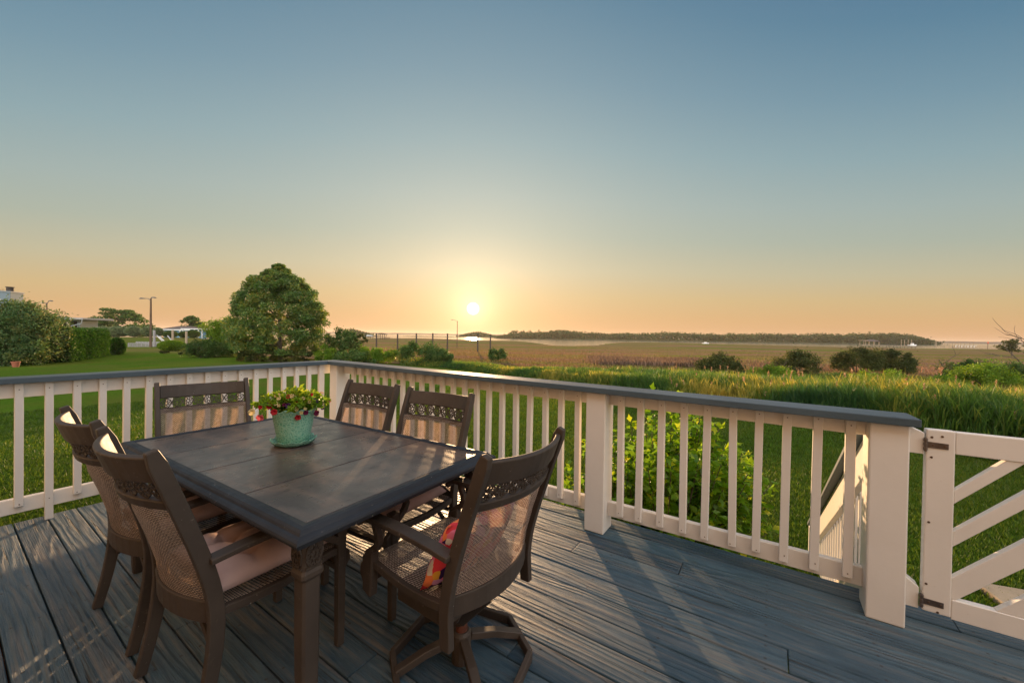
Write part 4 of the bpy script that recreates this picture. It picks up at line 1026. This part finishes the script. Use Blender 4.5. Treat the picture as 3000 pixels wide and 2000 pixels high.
# ------------------------------------------------------------------ pilings, lamps, docks
def piling(X, Yt, Yb, d, r, label, mat='darkwood', group='wooden pilings along the channel', cap=True):
    p = P(X, Yt, d); z0 = min(WATER-.5, P(X, Yb, d)[2]-.6); o = empty('dock_piling', (p[0], p[1], z0)); tag(o, label, 'piling', group)
    MB().tube([(0,0,0),(.01,0,(p[2]-z0)*.5),(0,0,p[2]-z0)], [r*1.05, r, r*.95], 10).build('pole', MAT[mat], o)
    if cap: MB().tube([(0,0,p[2]-z0),(0,0,p[2]-z0+r*.5),(0,0,p[2]-z0+r*.7)], [r*1.08, r*1.0, r*.4], 10).build('piling_cap', MAT[mat], o)
for X, Yt, lb in ((1103, 978, 'thick dark piling in front of the far boathouse'), (1165, 979, 'dark piling just right of the far boathouse'), (1220, 977, 'dark piling rising behind the large olive shrub'), (1268, 977, 'dark piling between the olive shrub and the single-arm lamp'),
                  (1311, 978, 'dark piling next to the single-arm lamp'), (1400, 979, 'dark piling below and just right of the sun'), (1437, 980, 'rightmost dark piling of the row below the sun')):
    piling(X, Yt, 1010, 84, .16, lb)
for X, lb in ((2641, 'first thin pole on the far gazebo pier'), (2650, 'second thin pole on the far gazebo pier'), (2661, 'third thin pole on the far gazebo pier'), (2671, 'fourth thin pole on the far gazebo pier, nearest its right end')): piling(X, 994.5, 1012, 270, .16, lb, 'tan', 'thin poles beside the far pier', False)
for X, yt in ((2740,999),(2744,997),(2760,1000),(2768,999),(2781,1001),(2791,1001),(2798,1000),(2808,1001),(2815,1001),(2826,1002),(2841,1002),(2852,1002)):
    piling(X, yt, 1016, 250, .15, 'thin tan mooring pole standing in the water at the far right docks', 'tan', 'mooring poles at the far right docks', False)

def lamp(name, label, X, Yt, d, arms, r=.14, group='street lamps', bend=0.0):
    p = P(X, Yt, d); z0 = gzs(p[0], p[1]); h = p[2]-z0; o = empty(name, (p[0], p[1], z0)); tag(o, label, 'lamp', group)
    MB().tube([(bend,0,0),(bend*.4,0,h*.55),(0,0,h)], [r, r*.85, r*.65], 10).build('pole', MAT['pole'], o)
    for (dx, dz, l) in arms:
        s = 1 if dx > 0 else -1
        a = MB().tube([(0,0,h-.35),(dx*.35,0,h-.02+dz*.4),(dx*.7,0,h+dz),(dx,0,h+dz)], .045, 6).build('lamp_arm', MAT['lampgrey'], o)
        MB().sweep([(dx-s*.15,0,h+dz),(dx+s*l*.5,0,h+dz+.02),(dx+s*l,0,h+dz-.05)], (0,1,0), .3, .14, hs=[.08,.17,.07]).build('lamp_head', MAT['lampgrey'], a)
lamp('street_lamp', 'tall wooden lamp pole with two lamp heads beside the oval clipped bush', 442, 874, 57, [(-1.05,-.02,.55),(.25,.12,.45)], .16)
lamp('street_lamp', 'distant double lamp pole rising above the loose shrub on the left', 137, 887, 64, [(-.6,-.02,.4),(.55,.32,.35)], .12)
lamp('street_lamp', 'slim single-arm lamp pole left of the sun', 1340, 940, 120, [(-1.3,.30,.7)], .13)

def far_pier():
    # pier with gazebo on the right
    d = 268; a = P(2526, 1009, d); b = P(2682, 1013.5, d-14); z = -1.55; root = empty('far_pier', (a[0], a[1], WATER)); tag(root, 'long sunlit wooden pier reaching out from the marsh at far right', 'pier')
    v = Vector((b[0]-a[0], b[1]-a[1], 0)); zl = z-WATER
    MB().bar((0,0,zl), (v.x, v.y, zl), 1.8, .28, (-v.y, v.x, 0)).build('pier_deck', MAT['tan'], root)
    for k in range(16): MB().cyl(v.x*k/15, v.y*k/15, -1, zl-.15, .14, 6).build('pile', MAT['darkwood'], root)
    gx = P(2553, 1000, d+3); g = empty('gazebo', (gx[0], gx[1], z+.14)); tag(g, 'small open gazebo with dark hip roof on the far pier', 'gazebo')
    for sx in (-3.4, 0, 3.4):
        for sy in (-2, 2): MB().box(sx-.16, sx+.16, sy-.16, sy+.16, -.2, 2.55).build('post', MAT['tan'], g)
    MB().add([(-4,-2.6,2.55),(4,-2.6,2.55),(4,2.6,2.55),(-4,2.6,2.55),(-1.8,0,3.9),(1.8,0,3.9)], [(0,1,5,4),(1,2,5),(2,3,4,5),(3,0,4),(3,2,1,0)]).build('roof', MAT['roofbrown'], g)
    px = P(2543, 1000, d+1); q = empty('pergola', (px[0]-3.6, px[1], z+.14)); tag(q, 'small pale pergola frame at the left end of the far pier', 'pergola')
    for sx in (-2, 2): MB().box(sx-.12, sx+.12, -.12, .12, -.1, 3.0).build('post', MAT['tan'], q)
    MB().box(-2.5, 2.5, -1.1, 1.1, 3.0, 3.3).build('beam', MAT['tan'], q)
    # low far docks
    a = P(2800, 1012, 255); o = empty('far_dock', (a[0], a[1], WATER)); tag(o, 'pale floating dock among the mooring poles at far right', 'dock')
    MB().box(-2, 14, -1, 1, .3, .9).build('dock_deck', MAT['tan'], o)
    for k in range(7): MB().box(k*2-1, k*2-.8, -.9, -.7, .9, 2.1).build('dock_post', MAT['whiteflat'], o)
    MB().box(-1.2, 13, -.86, -.74, 2.1, 2.25).build('dock_rail', MAT['whiteflat'], o)
    a = P(2894, 1002, 240); o = empty('channel_marker', (a[0], a[1], WATER-.4)); tag(o, 'thin pole with a small red marker board at far right', 'marker')
    MB().cyl(0,0,0,a[2]-WATER+.4,.12,8).build('pole', MAT['pole'], o); MB().box(-.45,.45,-.18,-.12,a[2]-WATER-.5,a[2]-WATER+.6).build('marker_board', MAT['coral'], o)
    # boathouse on the left
    d = 250; a = P(1120, 990, d); z = WATER; o = empty('boathouse', (a[0], a[1], z)); tag(o, 'open dark boathouse with low arched roof standing over the water left of the sun', 'boathouse')
    for sx in (-1.6,-.5,.6,1.7):
        for sy in (-1.5,1.5): MB().cyl(sx*1.3, sy, -1, 3.6, .13, 6).build('post', MAT['darkwood'], o)
    MB().prism([(-2.9,3.5),(2.9,3.5),(1.6,4.15),(0,4.4),(-1.6,4.15)], 1, -2.2, 2.2).build('roof', MAT['darkwood'], o)
    MB().box(-3.2, 5.0, -1, 1, 1.2, 1.4).build('dock_deck', MAT['darkwood'], o)
    for k in range(5): MB().cyl(2.4+k*.62, -.9, -1, 1.9, .08, 6).build('dock_post', MAT['darkwood'], o)
    a = P(1083, 990, d+5); o = empty('boat_lift', (a[0], a[1], WATER)); tag(o, 'grey covered boat on a lift left of the far boathouse', 'boat lift')
    for sx in (-2.4,-.8,.8,2.4): MB().cyl(sx, -1, -1, 2.6, .11, 6).build('post', MAT['darkwood'], o)
    MB().prism([(-2.1,2.2),(2.1,2.2),(1.7,2.9),(-1.5,3.1)], 1, -1.1, 1.1).build('hull', MAT['silver'], o, bevel=.1)
    MB().box(-6, 3.2, .6, 1.2, 1.2, 1.35).build('dock_deck', MAT['darkwood'], o)
    # boats
    a = P(2067, 1004, 300); o = empty('moored_boat', (a[0], a[1], WATER)); tag(o, 'small white boat with a thin mast moored on the bright water', 'boat')
    MB().prism([(-2.4,.0),(2.0,.0),(2.5,.75),(-2.7,.65)], 1, -.8, .8).build('hull', MAT['whiteflat'], o, bevel=.12); MB().box(-.9, .7, -.55, .55, .7, 1.35).build('cabin', MAT['whiteflat'], o, bevel=.1); MB().cyl(.3,0,1.3,4.6,.05,6).build('mast', MAT['pole'], o)
    a = P(2672, 1009, 262); o = empty('pier_boat', (a[0], a[1], -1.55)); tag(o, 'small sunlit boat lying at the right end of the far pier', 'boat')
    MB().prism([(-2.2,.1),(2.0,.1),(2.5,1.0),(-2.5,.8)], 1, -.9, .9).build('hull', MAT['whiteflat'], o, bevel=.12); MB().box(-.6,.8,-.6,.6,.9,1.9).build('cabin', MAT['whiteflat'], o, bevel=.1)
far_pier()

# ------------------------------------------------------------------ left side: shrubs, hedge, houses, magnolia
shrub('loose_shrub', 'big loose grey-green shrub at the far left, in front of the neighbouring house', 'shrub', 30, 27.5, 250, 852, 9000, .17, .055, 'lf_grey', None, 110, .8, 5, .8, .03)
shrub('loose_shrub', 'low leafy grey-green shrub at the foot of the big one, by the terracotta pot', 'shrub', 15, 26.2, 190, 962, 3000, .16, .055, 'lf_grey', None, 60, .8, 4, .6, .0)
shrub('loose_shrub', 'feathery tan-green shrub top behind the grey-green one at the far left', 'shrub', 70, 30, 190, 892, 2600, .16, .035, 'lf_bright', None, 30, .6, 7, .6, .5)
def hedge():
    # clipped hedge running away from the camera
    a = P(205, 1058, 29.5); b = P(322, 1040, 37.5); v = np.array([b[0]-a[0], b[1]-a[1]]); Ln = np.linalg.norm(v); v = v/Ln; nrm = np.array([v[1], -v[0]]); z0 = -1.2
    root = empty('clipped_hedge', (a[0], a[1], z0)); tag(root, 'long clipped dark green hedge between the loose shrub and the lamp pole', 'hedge')
    H = 2.5; W = 2.2; n = 15000; L = 9.4; u = RNG.random(n)*L; f = RNG.random(n); c = np.zeros((n,3)); o = np.zeros((n,3))
    k = f < .45; t = RNG.random(n)
    side = np.where(k, 0, np.where(f < .72, 1, 2))               # 0 near face, 1 top, 2 end faces
    wv = np.where(side == 0, 0, np.where(side == 1, RNG.random(n)*W, RNG.random(n)*W)); hv = np.where(side == 1, H, RNG.random(n)*H); u = np.where(side == 2, np.where(t < .7, 0, L), u)
    rnd_ = .16*(fbm(u*.9, hv*.9+wv)-.5)*2; hv = hv + np.where(side == 1, rnd_-.15*np.abs(wv/W-.5), 0); wv = wv + np.where(side == 0, rnd_ + .25*smooth((hv-1.9)/.8), 0)
    c[:,0] = v[0]*u - nrm[0]*wv; c[:,1] = v[1]*u - nrm[1]*wv; c[:,2] = np.clip(hv + RNG.normal(size=n)*.05, .05, None); c += RNG.normal(size=(n,3))*.045
    o[:,0] = np.where(side == 0, nrm[0], 0); o[:,1] = np.where(side == 0, nrm[1], 0); o[:,2] = (side == 1)*1.0
    foliage('foliage', root, c, .13, .07, MAT['lf_hedge'], o, np.clip(RNG.random(n)*.7+.5*(fbm(u*.7+4, hv*.7)-.4), 0, 1))
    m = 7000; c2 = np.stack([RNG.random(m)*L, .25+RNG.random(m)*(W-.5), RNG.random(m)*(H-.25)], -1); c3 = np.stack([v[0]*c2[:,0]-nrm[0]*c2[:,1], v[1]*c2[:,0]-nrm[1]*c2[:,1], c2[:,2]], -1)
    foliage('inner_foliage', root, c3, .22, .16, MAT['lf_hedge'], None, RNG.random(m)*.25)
    mb = MB()
    for q in range(14): x_, y_ = v*(.35+q*.68)-nrm*1.1; mb.tube([(x_,y_,-.05),(x_+.1,y_,1.2),(x_,y_+.1,2.1)], [.06,.04,.015], 6)
    mb.build('stem', MAT['bark'], root)
hedge()
clipped('clipped_shrub', 'small rounded shrub closing the far end of the dark hedge', 'shrub', 343, 39, 38, 988, 1046, 'lf_hedge', None, 1500, .13)
GS = 'row of clipped round shrubs'
for X, w, lb in ((303, 40, 'leftmost clipped round shrub of the distant row, above the hedge'), (350, 52, 'second clipped round shrub of the distant row, under the spreading tree'), (393, 44, 'third clipped round shrub of the distant row, left of the tall lamp pole'), (437, 38, 'clipped round shrub directly behind the tall lamp pole')):
    clipped('clipped_shrub', lb, 'shrub', X, 108, w, 956, 985, 'lf_clip', GS, 1700, .36)
for X, w, t, bo, lb in ((462, 24, 960, 984, 'small clipped round shrub just right of the tall lamp pole'), (499, 34, 970, 988, 'clipped round shrub in front of the blue building'), (536, 20, 972, 987, 'low clipped shrub at the white posts of the blue building'), (566, 32, 968, 988, 'clipped round shrub under the white pergola')):
    clipped('clipped_shrub', lb, 'shrub', X, 104, w, t, bo, 'lf_bush' if X > 480 else 'lf_clip', GS, 1400, .36)
clipped('clipped_shrub', 'bright oval clipped bush right of the tall lamp pole', 'shrub', 504, 48, 68, 997, 1028, 'lf_bright', None, 3600, .15, .9)
shrub('small_shrub', 'tiny dark plant on the lawn edge below the oval bush', 'shrub', 482, 42, 30, 1026, 420, .12, .03, 'lf_cedar', None, 10)
shrub('small_shrub', 'tiny low plant right of and below the oval bush', 'shrub', 532, 41, 16, 1034, 200, .10, .03, 'lf_cedar', None, 8)
tree('spreading_tree', 'wide spreading tree behind the clipped round shrubs', 'tree', 345, 122, [(.30,70),(.5,98),(.75,74),(1,34)], 905, 6500, .62, .34, 'lf_bush', clumps=64, flat=.42, cl=.20, trunk_r=.35)
tree('spreading_tree', 'distant dark tree behind the blue building', 'tree', 560, 135, [(.35,40),(.6,55),(.85,34),(1,12)], 925, 3000, .6, .32, 'lf_bush', clumps=36, flat=.45, cl=.2, trunk_r=.3)
shrub('loose_shrub', 'tall loose yellow-green shrub left of the big magnolia', 'shrub', 660, 41, 125, 918, 4200, .16, .06, 'lf_bright', None, 46, .7, 8, .8, .25)
shrub('loose_shrub', 'grassy green thicket at the left foot of the big magnolia', 'shrub', 622, 37.5, 130, 990, 3600, .22, .03, 'lf_bush', None, 40, .9, 6)
shrub('loose_shrub', 'low dark bush at the left front of the magnolia thicket', 'shrub', 590, 36.5, 44, 1015, 900, .11, .05, 'lf_cedar', None, 16)
tree('magnolia_tree', 'large glossy-leaved magnolia tree rising above the lawn left of the sun', 'tree', 820, 34.5, [(.06,128),(.28,142),(.46,138),(.62,124),(.75,102),(.84,80),(.90,52),(.96,28),(1,10)], 776, 54000, .20, .10, 'lf_mag', clumps=300, flat=.7, cl=.080, leanx=-.012, trunk_r=.17)
shrub('undergrowth', 'dark low undergrowth at the foot of the magnolia', 'shrub', 810, 33.0, 260, 1022, 2200, .13, .05, 'lf_cedar', None, 30, .6, 4, .35, .0)
shrub('dark_bush', 'dark bushy cedar just right of the magnolia', 'shrub', 1003, 37, 100, 950, 4200, .14, .06, 'lf_bush', None, 54, .8, 7)
shrub('dark_bush', 'smaller dark bush on the right side of the dark cedar', 'shrub', 1056, 38, 44, 970, 1500, .13, .06, 'lf_cedar', None, 20)
shrub('loose_shrub', 'low yellow-green bush between the magnolia and the dark cedar', 'shrub', 958, 33, 70, 1010, 1300, .11, .05, 'lf_bright', None, 22)
shrub('loose_shrub', 'green scrub in front of the dark cedar', 'shrub', 1040, 31, 130, 1022, 1900, .11, .05, 'lf_bush', None, 26)

def left_buildings():
    # stucco block with chimney
    c = P(30, 900, 50); z0 = -1.3; top = P(30, 856, 50)[2]; o = empty('neighbour_house', (c[0], c[1], z0)); tag(o, 'flat-topped stucco house block with a chimney pot at the far left', 'house'); o.rotation_euler = (0,0,R(24)); h = top-z0
    MB().box(-6.0, 0, 0, 2.3, 0, h).build('wall', MAT['stucco'], o, bevel=.03)
    MB().box(-6.1, .08, -.08, 2.38, h, h+.14).build('coping', MAT['greyhouse'], o, bevel=.02)
    MB().cyl(-.45, .8, h+.14, h+.62, .33, 14).build('chimney', MAT['darkwood'], o); MB().cyl(-.45, .8, h+.66, h+.74, .40, 14).build('chimney_cap', MAT['darkwood'], o)
    for k in range(7): MB().tube([(-1.0-.05*k,.7,h+.14),(-1.05-.13*k+.2,.7,h+.35+.1*(k%3))], [.02,.008], 5).build('weed', MAT['bark'], o)
    # porch
    c = P(208, 940, 53); z0 = -1.25; rt_ = P(208, 931, 53)[2]; o = empty('porch_house', (c[0], c[1], z0)); o.rotation_euler = (0,0,R(10)); h = rt_-z0; tag(o, 'low grey porch with flat overhanging roof and gutter behind the dark hedge', 'house')
    MB().box(-4.6, 2.6, -1.6, 3.4, h-.26, h).build('roof', MAT['grey'], o, bevel=.04); MB().box(-4.2, .9, .2, 3.0, 0, h-.27).build('wall', MAT['greyhouse'], o)
    MB().box(-2.6, -.7, .12, .19, .9, h-.45).build('window', MAT['dirt'], o); MB().box(-.45, .55, .12, .19, .9, h-.45).build('window', MAT['dirt'], o)
    MB().box(-.70, -.50, -1.35, -1.15, 0, h-.27).build('post', MAT['tan'], o); MB().box(.62, .82, -1.35, -1.15, 0, h-.27).build('post', MAT['tan'], o)
    MB().tube([(2.5,-1.55,h-.2),(2.4,-1.5,h-.75),(1.1,-1.3,h-1.1),(.95,-1.28,h-1.3),(.95,-1.28,0)], .06, 8).build('downpipe', MAT['greyhouse'], o)
    # blue building
    c = P(515, 975, 112); z0 = gzs(c[0], c[1]); o = empty('blue_building', (c[0], c[1], z0)); tag(o, 'pale blue building with brown hip roof and white posts beyond the docks', 'building'); e = P(515, 964, 112)[2]-z0; t = P(515, 954, 112)[2]-z0
    MB().box(-3.4, 4.2, 0, 6, 0, e).build('wall', MAT['bluewall'], o)
    MB().add([(-4.2,-.8,e),(4.9,-.8,e),(4.9,6.8,e),(-4.2,6.8,e),(-1.4,3,t),(2.0,3,t)], [(0,1,5,4),(1,2,5),(2,3,4,5),(3,0,4),(3,2,1,0)]).build('roof', MAT['roofbrown'], o)
    for sx in (-3.9, -.2, 1.7): MB().box(sx-.13, sx+.13, -.7, -.45, 0, e).build('post', MAT['whiteflat'], o)
    MB().box(-4.1, 4.8, -.85, -.81, e-.32, e-.02).build('fascia', MAT['whiteflat'], o)
    MB().box(-2.2,-1.0,-.06,-.01,.9,2.2).build('window', MAT['dirt'], o)
    c = P(578, 975, 109); z0 = gzs(c[0], c[1]); o = empty('pergola', (c[0], c[1], z0)); tag(o, 'white flat pergola on thin posts right of the blue building', 'pergola'); e = P(578, 964.5, 109)[2]-z0
    MB().box(-3.4, 2.6, -1.5, 1.5, e, e+.22).build('roof', MAT['whiteflat'], o)
    for sx in (-3.0, .2, 1.3, 2.3): MB().box(sx-.1, sx+.1, -1.3, -1.1, -.2, e-.002).build('post', MAT['whiteflat'], o)
    # docks with railings
    def dock(X0, X1, Yd, Yt, d, label, mat, n):
        a = P(X0, Yd, d); b = P(X1, Yd+1, d); o = empty('dock_walkway', (a[0], a[1], a[2])); tag(o, label, 'dock', 'railed dock walkways'); w = b[0]-a[0]; h = P(X0, Yt, d)[2]-a[2]
        MB().box(0, w, 0, 1.6, -.18, 0).build('dock_deck', MAT['grey'], o)
        for k in range(n+1): MB().box(w*k/n-.06, w*k/n+.06, -.1, -.002, -.8, h).build('dock_post', MAT[mat], o)
        for q in range(4): MB().box(0, w, -.15, -.101, h*(.24*q+.2)-.06, h*(.24*q+.2)+.06).build('dock_rail', MAT[mat], o)
    dock(377, 440, 1017, 1004, 66, 'weathered grey slatted dock railing left of the tall lamp pole', 'grey', 5)
    dock(400, 474, 1011, 1000, 76, 'pale dock railing behind the lamp pole, above the grey slatted one', 'grey', 8)
    dock(540, 600, 1014, 1007, 64, 'pale railed dock right of the oval clipped bush', 'silver', 7)
    for X, yt, lb, m in ((452, 967, 'pale piling right beside the tall lamp pole', 'grey'), (506, 966, 'thick tan piling standing above the oval bush', 'tan'), (546, 970, 'tan piling right of the one above the oval bush', 'tan')): piling(X, yt, 1012, 72, .20, lb, m, 'pilings at the left docks', False)
    a = P(462, 1017, 66); o = empty('gangway', (a[0], a[1], -1.2)); tag(o, 'thin white sloping gangway rails near the lamp pole', 'gangway')
    MB().bar((0,0,1.4),(1.2,.3,.05),.08,.08).build('rail', MAT['whiteflat'], o); MB().bar((.25,0,1.5),(1.5,.3,.1),.08,.08).build('rail', MAT['whiteflat'], o)
    a = P(470, 988, 82)
    for X, y0, x1, y1, lb in ((459,982,480,997,'pale leaning spar in the dock basin right of the lamp pole'),(491,983,502,996,'pale leaning spar left of the thick tan piling')):
        p, q = P(X, y0, 78), P(x1, y1, 78); o = MB().bar(tuple(p-p), tuple(q-p), .14, .14).build('boat_spar', MAT['silver']); o.location = p; tag(o, lb, 'spar', 'spars in the dock basin')
    t = P(46, 1068, 25.2); o = empty('garden_pot', (t[0], t[1], -1.2)); tag(o, 'terracotta pot at the foot of the grey-green shrub on the left', 'pot')
    MB().lathe([(0,0),(.14,0),(.19,.30),(.21,.30),(.21,.36),(.18,.36),(.17,.30),(0,.29)], 20).build('body', MAT['terra'], o, smooth=False)
    # house the deck belongs to (behind the camera)
    h = empty('own_house', dw(0, -2.0, -1.2), DROT); tag(h, 'tan sided house behind the deck', 'house')
    w = MB(); w.box(-9, 9, -.3, 0, 0, 7.2); w.build('wall', MAT['housewhite'], h)
left_buildings()

def build_haze():
    m, nt = new_mat('morning_haze'); b = NT(nt)
    v = b.n('ShaderNodeVolumePrincipled', Color=(1.0,.93,.84,1), Density=HAZE, Anisotropy=.35)
    b.n('ShaderNodeOutputMaterial', Volume=v.outputs[0])
    o = MB().box(-3600, 3600, -400, 3400, -6, 22).build('haze', m); o['kind'] = 'stuff'; o['label'] = 'thin warm morning haze over the marsh and water'; o['category'] = 'haze'
HAZE = .00012
build_haze()

# ------------------------------------------------------------------ sky, sun, camera
SD = ray(1386, 904); SD = SD/np.linalg.norm(SD); EL = math.asin(SD[2]); AZ = math.atan2(SD[0], SD[1])
def lin(c): return tuple(((x/255+.055)/1.055)**2.4 if x > 10 else x/255/12.92 for x in c)
def build_world():
    w = bpy.data.worlds.new('World'); SC.world = w; w.use_nodes = True; nt = w.node_tree
    for n in list(nt.nodes): nt.nodes.remove(n)
    b = NT(nt); v = b.coord('Generated')
    sep = b.n('ShaderNodeSeparateXYZ', Vector=v); z = sep.outputs[2]
    sh = (math.sin(AZ), math.cos(AZ), 0)
    hz = b.n('ShaderNodeCombineXYZ', X=sep.outputs[0], Y=sep.outputs[1], Z=0.0).outputs[0]
    cosd = b.math('DIVIDE', b.vmath('DOT_PRODUCT', hz, sh), b.math('ADD', b.vmath('LENGTH', hz), .02))
    e = b.math('MULTIPLY', b.math('ARCSINE', z), 180/math.pi)
    fac = b.math('ADD', 1.0, b.math('MULTIPLY', b.math('SUBTRACT', 1.0, cosd), SKY_AZ))
    ee = b.math('MULTIPLY', e, fac)
    p = b.math('DIVIDE', b.math('MAXIMUM', ee, 0.0), 90.0, None, True)
    base = b.ramp(p, [(q/90, lin(c)) for q, c in SKY])
    g = b.math('MULTIPLY', b.math('ARCCOSINE', b.math('MINIMUM', b.vmath('DOT_PRODUCT', b.vmath('NORMALIZE', v), tuple(SD)), 1.0)), 180/math.pi)
    def ex(s): return b.math('POWER', math.e, b.math('DIVIDE', g, -s))
    low = b.math('ADD', .38, b.math('MULTIPLY', b.math('MINIMUM', b.math('DIVIDE', b.math('MAXIMUM', e, 0.0), 9.0), 1.0), .62))
    def scl(col, f): return b.n('ShaderNodeVectorMath', _operation='SCALE', i0=col, Scale=f).outputs[0]
    tot = b.vmath('ADD', base, scl(GLOW1, b.math('MULTIPLY', ex(15.0), low)))
    tot = b.vmath('ADD', tot, scl(GLOW2, ex(2.6)))
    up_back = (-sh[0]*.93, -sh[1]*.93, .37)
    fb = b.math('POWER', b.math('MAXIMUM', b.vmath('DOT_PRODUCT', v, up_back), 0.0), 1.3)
    tot = b.vmath('ADD', tot, scl(BACK_FILL, fb))  # added bright lobe behind the camera, out of view, as fill light
    disc = b.n('ShaderNodeMapRange', _interpolation_type='SMOOTHSTEP', Value=g, i1=1.0, i2=.35, i3=0.0, i4=1.0).outputs[0]
    tot = b.vmath('ADD', tot, scl((6.0,5.6,5.0), disc))
    sky = b.n('ShaderNodeTexSky', _sky_type='NISHITA', _sun_disc=False, _sun_elevation=EL, _sun_rotation=AZ, _air_density=1.0, _dust_density=1.0, _ozone_density=1.0).outputs[0]
    bg1 = b.n('ShaderNodeBackground', Color=sky, Strength=.05).outputs[0]
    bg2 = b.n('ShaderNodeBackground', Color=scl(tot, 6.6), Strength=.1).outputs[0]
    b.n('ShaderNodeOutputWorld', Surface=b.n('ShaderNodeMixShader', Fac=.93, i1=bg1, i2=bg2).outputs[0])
    w.cycles.sampling_method = 'MANUAL'; w.cycles.sample_map_resolution = 1024
SKY_AZ = 1.2; BACK_FILL = (3.15,2.95,2.72)
SKY = [(0,(222,170,126)),(3,(219,176,125)),(6,(212,183,134)),(10,(196,187,156)),(15,(174,182,167)),(20,(163,179,175)),(27,(142,169,176)),(35,(118,152,169)),(44,(92,133,158)),(62,(56,98,142)),(90,(30,68,116))]
GLOW1 = (.58,.45,.30); GLOW2 = (.80,.62,.36)
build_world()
L = bpy.data.lights.new('sun', 'SUN'); L.energy = 5.0; L.angle = R(.6); L.color = (1.0, .62, .32)
lo = bpy.data.objects.new('sun', L); COL.objects.link(lo); lo.rotation_euler = Vector(SD).to_track_quat('Z', 'Y').to_euler(); lo.location = (0, 0, 20)

cam = bpy.data.cameras.new('camera'); co = bpy.data.objects.new('camera', cam); COL.objects.link(co)
cam.sensor_width = 36; cam.lens = 36*F/3000; cam.shift_y = -5/3000; cam.clip_end = 20000; cam.clip_start = .02
co.matrix_world = Matrix(((CR[0],CU[0],-_fw[0],0),(CR[1],CU[1],-_fw[1],0),(CR[2],CU[2],-_fw[2],EYE),(0,0,0,1)))
SC.camera = co
SC.render.engine = 'CYCLES'; cy = SC.cycles
cy.use_denoising = True; cy.denoiser = 'OPENIMAGEDENOISE'; cy.max_bounces = 8; cy.diffuse_bounces = 4; cy.transparent_max_bounces = 16; cy.transmission_bounces = 6; cy.caustics_reflective = False; cy.caustics_refractive = False; cy.sample_clamp_indirect = 6
SC.view_settings.view_transform = 'Standard'; SC.view_settings.look = 'None'; SC.view_settings.exposure = .6; SC.view_settings.gamma = 1
